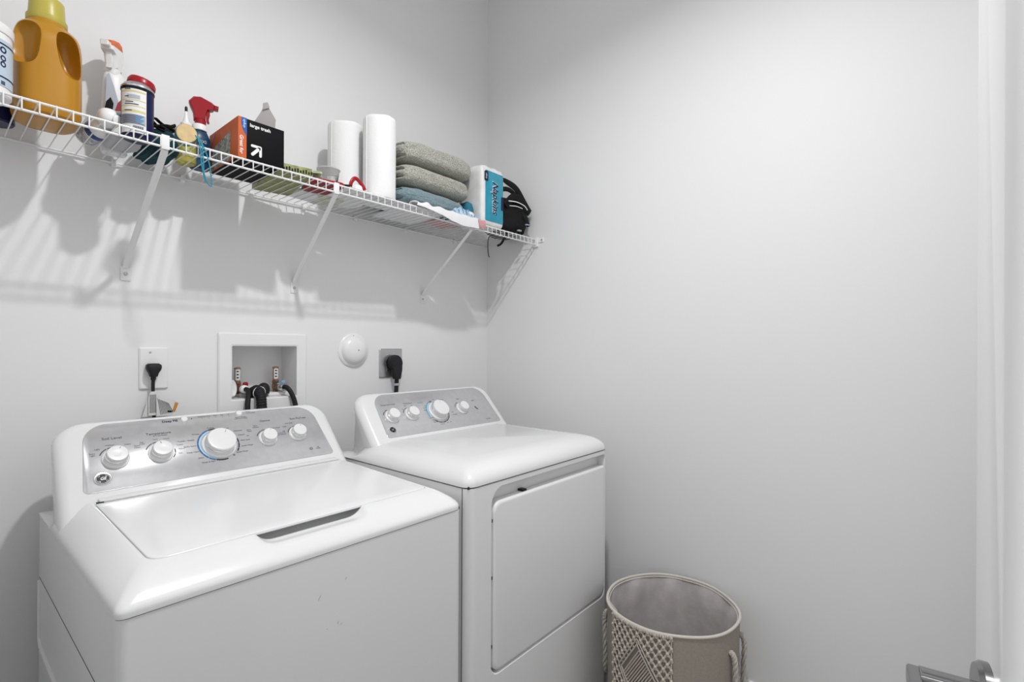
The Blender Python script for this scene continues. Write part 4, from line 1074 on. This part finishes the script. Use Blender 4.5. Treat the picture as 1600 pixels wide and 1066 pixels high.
# red and black clip
t = thing('spring_clip', 'red and black clip propped in front of the paper towel rolls', 'clip', (.905, 1.385, S0 + .004))
bm = new(); tube(bm, spline([(.868, 1.400, S0 + .006), (.872, 1.400, S0 + .028), (.882, 1.400, S0 + .043), (.892, 1.399, S0 + .044), (.906, 1.397, S0 + .032), (.918, 1.394, S0 + .014)], 8), .0062, 12, flat=.6, up=(0, 1, 0)); obj('red_arch', bm, m_redp, t)
bm = new(); tube(bm, spline([(.835, 1.402, S0 + .012), (.855, 1.402, S0 + .015), (.872, 1.401, S0 + .018)], 6), .0062, 10, flat=.6); obj('black_grip', bm, m_black, t)
bm = new(); blob(bm, (.893, 1.392, S0 + .012), (.014, .004, .013), 2.5, 5); obj('white_pad', bm, m_wplast, t)

# paper towel rolls
def roll(x, y, r, h, lab, z=S0):
    t = thing('paper_towel_roll', lab, 'paper towel roll', (x, y, z), 'paper towel rolls standing on the shelf')
    bm = new(); rings = []
    N_ = 80; prof = [(.35, 0), (.97, 0), (1, .004), (1, .02), (1, h * .5), (1, h - .012), (.985, h - .004), (.95, h), (.38, h), (.36, h - .003), (.35, h - .05)]
    def rad(k, f, z_): 
        a = 2 * pi * k / N_; return r * f * (1 + (.010 * nz((cos(a) * 2, sin(a) * 2, z_ * 9), 1.2, x * 9) if f > .9 else 0))
    for f, z_ in prof: rings.append([Vector((x + rad(k, f, z_) * cos(2 * pi * k / N_), y + rad(k, f, z_) * sin(2 * pi * k / N_), z + z_ + (.004 * nz((cos(2 * pi * k / N_), sin(2 * pi * k / N_), x), 1.5) if z_ > h - .02 and f > .9 else 0))) for k in range(N_)])
    loft(bm, rings); obj('sheet_roll', bm, m_towelpaper, t)
    bm = new(); lathe(bm, [(.0185, .004), (.0200, .004), (.0200, h - .004), (.0185, h - .004)], Matrix.Translation((x, y, z)), 28); obj('core', bm, m_card, t)
    a0 = math.atan2(-y, -x) - .9
    bm = new(); P = []
    rings = [[Vector((x + (r + q) * cos(a0 + da), y + (r + q) * sin(a0 + da), z + zz)) for q, da in ((-.001, 0), (.0014, .01), (.0014, .03), (-.001, .09))] for zz in (.006, h - .006)]
    loft(bm, rings); obj('loose_edge', bm, m_towelpaper, t)
roll(.936, 1.538, .0575, .261, 'paper towel roll on the left, set back against the wall', S0 + .002)
roll(.988, 1.418, .0530, .266, 'taller paper towel roll standing in front, beside the towels', S0 + .002)

# folded towels
def towel(name, lab, cx, cy, z, lx, ly, h, mat, seed, tilt=0, layers=3, group=None):
    def fn(q, p):
        # bulging front fold, layered left end
        x, y, zz = p
        e = sstep(.75, 1.0, -q.x)
        if e > 0:
            g = abs(sin((zz / h * layers + .12 * nz((y * 30, 0, seed), 1)) * pi + .5 * pi))
            x += e * (.016 * (1 - g) ** 1.5) * (1 if q.x < -.9 else .5) - e * .006 * nz((0, y * 14, zz * 20), 1, seed)
        k = .0060 * nz((x * 9, y * 9, zz * 16), 1, seed) + .0016 * nz((x * 170, y * 170, zz * 170), 1, seed) + .0035 * nz((x * 28, y * 28, zz * 40), 1, seed + 3)
        sag = -.004 * cos(x / lx * pi)
        return Vector((x + k * .4, y + k, zz + (k if zz > 0 else k * .3) + (sag if zz > 0 else 0) + (-.003 * sstep(.2, 1, q.x) if zz > 0 else 0)))
    bm = new(); blob(bm, (0, 0, 0), (lx / 2, ly / 2, h / 2), 4.0, 60, fn)
    mt = Matrix.Translation((cx, cy, z + h / 2)) @ Matrix.Rotation(radians(tilt), 4, 'Y')
    bmesh.ops.transform(bm, matrix=mt, verts=bm.verts)
    # creases running in from the folded left end
    o = obj(name, bm, mat, None, (cx, cy, z), smooth=60)
    return tag(o, lab, 'towel', group)
towel('folded_towel', 'dusty blue folded towel at the bottom of the towel stack', 1.213, 1.490, S0 + .012, .322, .225, .066, m_bluetowel, 1.5, 0, 2)
towel('folded_towel', 'grey-green folded towel in the middle of the towel stack', 1.226, 1.490, S0 + .0795, .342, .235, .078, m_greytowel, 4.2, -.3, 3, None)
towel('folded_towel', 'grey-green folded towel on top of the towel stack', 1.238, 1.492, S0 + .1605, .358, .230, .084, m_greytowel, 8.7, -1.2, 2, None)
bm = new(); blob(bm, (1.396, 1.425, S0 + .052), (.020, .030, .036), 3, 10, fn=lambda q, p: p * (1 + .08 * nz(q, 2, 3)))
tag(obj('rolled_cloth', bm, m_tealthing, None, (1.355, 1.42, S0 + .016)), 'deep teal cloth tucked between the blue towel and the napkin pack', 'cloth')
# blue striped cloth
bm = new()
def crum(u, v):
    a, b = (u - .5), (v - .5); e = (1 - (2 * a) ** 4) * (1 - (2 * b) ** 4)
    return (1.340 + a * .150 + .006 * nz((u * 4, v * 4, 1), 1.5), 1.392 + b * .060 + .006 * nz((u * 4, v * 4, 3), 1.5), S0 + .014 + e * .020 + .018 * e * abs(nz((u * 5, v * 4, 0), 1.3, 2)) + .006 * sin(u * 34 + v * 6) * e)
grid(bm, crum, 60, 30, .004)
t = tag(obj('crumpled_cloth', bm, m_ltcloth, None, (1.34, 1.392, S0)), 'crumpled pale and mid blue cloth in front of the napkin pack', 'cloth')
bm = new()
for k in range(6):
    pts = [Vector(crum((.10 + .14 * k + .10 * j / 12), .02 + .9 * j / 12)) + Vector((0, 0, .0012)) for j in range(13)]
    tube(bm, pts, .0026, 6, flat=.5)
obj('dark_blue_stripes', bm, m_bluecloth, t)
bm = new(); blob(bm, (1.372, 1.375, S0 + .026), (.016, .008, .011), 2.4, 8, fn=lambda q, p: p * (1 + .3 * nz(q, 2, 8)))
obj('white_care_label', bm, m_whitecloth, t)
# white cloth draped over the front rail
bm = new()
def drape(u, v):
    x = 1.085 + .300 * u + .008 * nz((u * 5, v * 2, 0), 1)
    s = v * .115
    edge = .055 + .004 * sin(u * 19)
    hang = .002 + .027 * sstep(.05, .75, u) + .003 * nz((u * 3, 0, 5), 1.2)
    bulge = (.009 * sin(pi * min(1, v * 1.2)) * (.8 + .7 * nz((u * 7, v * 3, 9), 1.4)) + .003 * sin(u * 31 + v * 4)) * (1 - .55 * sstep(.3, .6, u))
    if s < .085: return (x, 1.388 - s * .50, S0 + .003 + bulge + .004)
    k = (s - .085) / .030
    return (x, 1.3449 - .0035 * sin(k * pi * .5) - .002 * nz((u * 12, v, 3), 1), S0 + .007 * (1 - k) + bulge * (1 - k) - hang * k)
grid(bm, drape, 70, 26, .003)
tag(obj('draped_cloth', bm, m_whitecloth, None, (1.235, 1.40, S0)), 'white cloth under the blue towel with its edge draped over the front rail', 'cloth')
bm = new()
def drape2(u, v):
    x = 1.383 + .040 * u; k = max(0, (v - .5) / .5)
    return (x + .003 * nz((u * 4, v * 5, 2), 1), (1.385 - .040 * min(1, v / .5)) - .003 * sin(k * 3) , S0 + .006 + .003 * sin(u * 9) - .026 * k + (.004 * nz((u * 5, v * 5, 8), 1)))
grid(bm, drape2, 18, 22, .0025); tag(obj('draped_cloth', bm, m_pinkcloth, None, (1.40, 1.36, S0)), 'small pink rag hanging over the front rail below the napkin pack', 'cloth')
paper('printed_leaflet', 'pink and white printed leaflet lying on the deck under the white draped cloth', 'leaflet', 1.26, 1.40, 1.46, 1.54, S0 + .0012, 12, M('pink_grey_print', (.58, .36, .36), .6), .0012, 8)

# napkin pack
x0, x1, y0, y1, h = 1.422, 1.556, 1.364, 1.500, .240
t = on_shelf('napkin_pack', 'plastic-wrapped pack of white napkins with a teal blue front label', 'napkin pack', (x0 + x1) / 2, (y0 + y1) / 2)
bm = new(); blob(bm, ((x0 + x1) / 2, (y0 + y1) / 2, S0 + h / 2), ((x1 - x0) / 2, (y1 - y0) / 2, h / 2), 11, 22, fn=lambda q, p: p * (1 + .010 * nz(q, 3, 4)) + Vector((0, 0, .004 * nz((q.x * 2, q.y * 2, 0), 1.5, 2) if q.z > .9 else 0)))
nb = obj('wrapped_napkins', bm, m_napwrap, t, smooth=50)
bm = new(); slab(bm, lambda i: rrect(x0 + .020 + i, x1 - .010 - i, S0 + .020 + i, S0 + h - .022 - i, .006, 4), [(0, y0 + .002), (0, y0 - .0012), (.0012, y0 - .0020)], lambda a, b, d: Vector((a, d, b))); lb = obj('front_label', bm, m_napteal, nb)
bm = new(); text(bm, 'Napkins', lambda a, b, h_: Vector((x0 + .0755 + b, y0 - .0030 - h_, S0 + .117 - a)), .045, shear=.35, bold=.012, cw=.88); obj('label_lettering', bm, m_navy, lb)
bm = new(); text(bm, 'Napkins', lambda a, b, h_: Vector((x0 + .0730 + b, y0 - .0022 - h_, S0 + .1195 - a)), .045, shear=.35, bold=.02, cw=.88); obj('label_lettering_highlight', bm, m_lblw, lb)
bm = new()
slab(bm, lambda i: rrect(x0 + .014 + i, x0 + .034 - i, S0 + h - .066 + i, S0 + h - .026 - i, .006, 4), [(0, y0 - .001), (0, y0 - .0028)], lambda a, b, d: Vector((a, d, b)))
obj('navy_badge', bm, m_navy, lb); bm = new()
slab(bm, lambda i: rrect(x1 - .022 + i, x1 - .008 - i, S0 + .075 + i, S0 + .130 - i, .003, 4), [(0, y0 - .001), (0, y0 - .0028)], lambda a, b, d: Vector((a, d, b)))
obj('navy_badge', bm, m_navy, lb)
bm = new(); text(bm, 'u&up', lambda a, b, h_: Vector((x0 + .024 + b, y0 - .003 - h_, S0 + h - .046 - a)), .011); obj('badge_lettering', bm, m_lblw, lb)

# black bag with straps
t = on_shelf('black_bag', 'black soft bag with looped straps at the right end of the shelf', 'bag', 1.66, 1.46)
def bf(q, p):
    k = 1 + .10 * nz(q, 1.7, 11) + .05 * nz(q, 4, 6)
    z = p.z * k
    return Vector((p.x * k * (1 - .12 * max(0, q.z)), p.y * k, max(z, -.077)))
bm = new(); blob(bm, (1.662, 1.460, S0 + .080), (.086, .085, .080), 3.2, 20, bf); obj('bag_body', bm, m_blackcloth, t)
bm = new()
tube(bm, spline([(1.585, 1.385, S0 + .110), (1.62, 1.375, S0 + .150), (1.66, 1.372, S0 + .152), (1.70, 1.375, S0 + .130), (1.735, 1.375, S0 + .108)], 8), .017, 12, flat=.35, up=(0, 1, 0))
tube(bm, spline([(1.575, 1.40, S0 + .225), (1.60, 1.39, S0 + .215), (1.65, 1.380, S0 + .195), (1.70, 1.375, S0 + .150), (1.742, 1.372, S0 + .118)], 8), [.006 + .009 * sin(pi * min(1, i / 30)) for i in range(33)], 12, flat=.4, up=(0, 1, 0))
tube(bm, spline([(1.570, 1.41, S0 + .180), (1.61, 1.39, S0 + .185), (1.66, 1.385, S0 + .165), (1.72, 1.38, S0 + .120)], 8), .010, 10, flat=.4, up=(0, 1, 0))
tube(bm, spline([(1.69, 1.385, S0 + .120), (1.705, 1.372, S0 + .08), (1.72, 1.366, S0 + .045)], 8), .012, 10, flat=.35, up=(0, 1, 0))
obj('straps', bm, m_blackcloth, t)
bm = new(); tube(bm, spline([(1.588, 1.368, S0 + .128), (1.63, 1.358, S0 + .130), (1.675, 1.356, S0 + .124), (1.70, 1.358, S0 + .112)], 8), .0022, 8)
tube(bm, spline([(1.590, 1.365, S0 + .108), (1.63, 1.358, S0 + .112), (1.665, 1.357, S0 + .110)], 8), .0016, 8); obj('white_piping', bm, m_wplast, t)
bm = new(); prism(bm, [(1.700, .045), (1.742, .055), (1.750, .085), (1.730, .108), (1.700, .095)], lambda a, b, h: Vector((a, 1.392 + h, S0 + b)), .010, .002); obj('grey_patch', bm, M('charcoal_fabric', (.09, .09, .095), .7), t)
for q in ((1.700, 1.722, 1.360, 1.372, S0 + .048, S0 + .053), (1.655, 1.675, 1.368, 1.380, S0 + .016, S0 + .022)):
    bm = new(); box(bm, *q, .002); obj('buckle', bm, m_lblg, t)
bm = new(); tube(bm, spline([(1.610, 1.40, S0 + .010), (1.590, 1.385, S0 - .010), (1.580, 1.400, S0 - .045), (1.565, 1.41, S0 - .058)], 8), .0052, 8, flat=.4)
tube(bm, spline([(1.600, 1.44, S0 + .006), (1.565, 1.455, S0 - .012), (1.560, 1.46, S0 - .050), (1.566, 1.462, S0 - .085), (1.572, 1.462, S0 - .098)], 8), .0026, 8, flat=.6); obj('hanging_strap', bm, m_blackcloth, t)
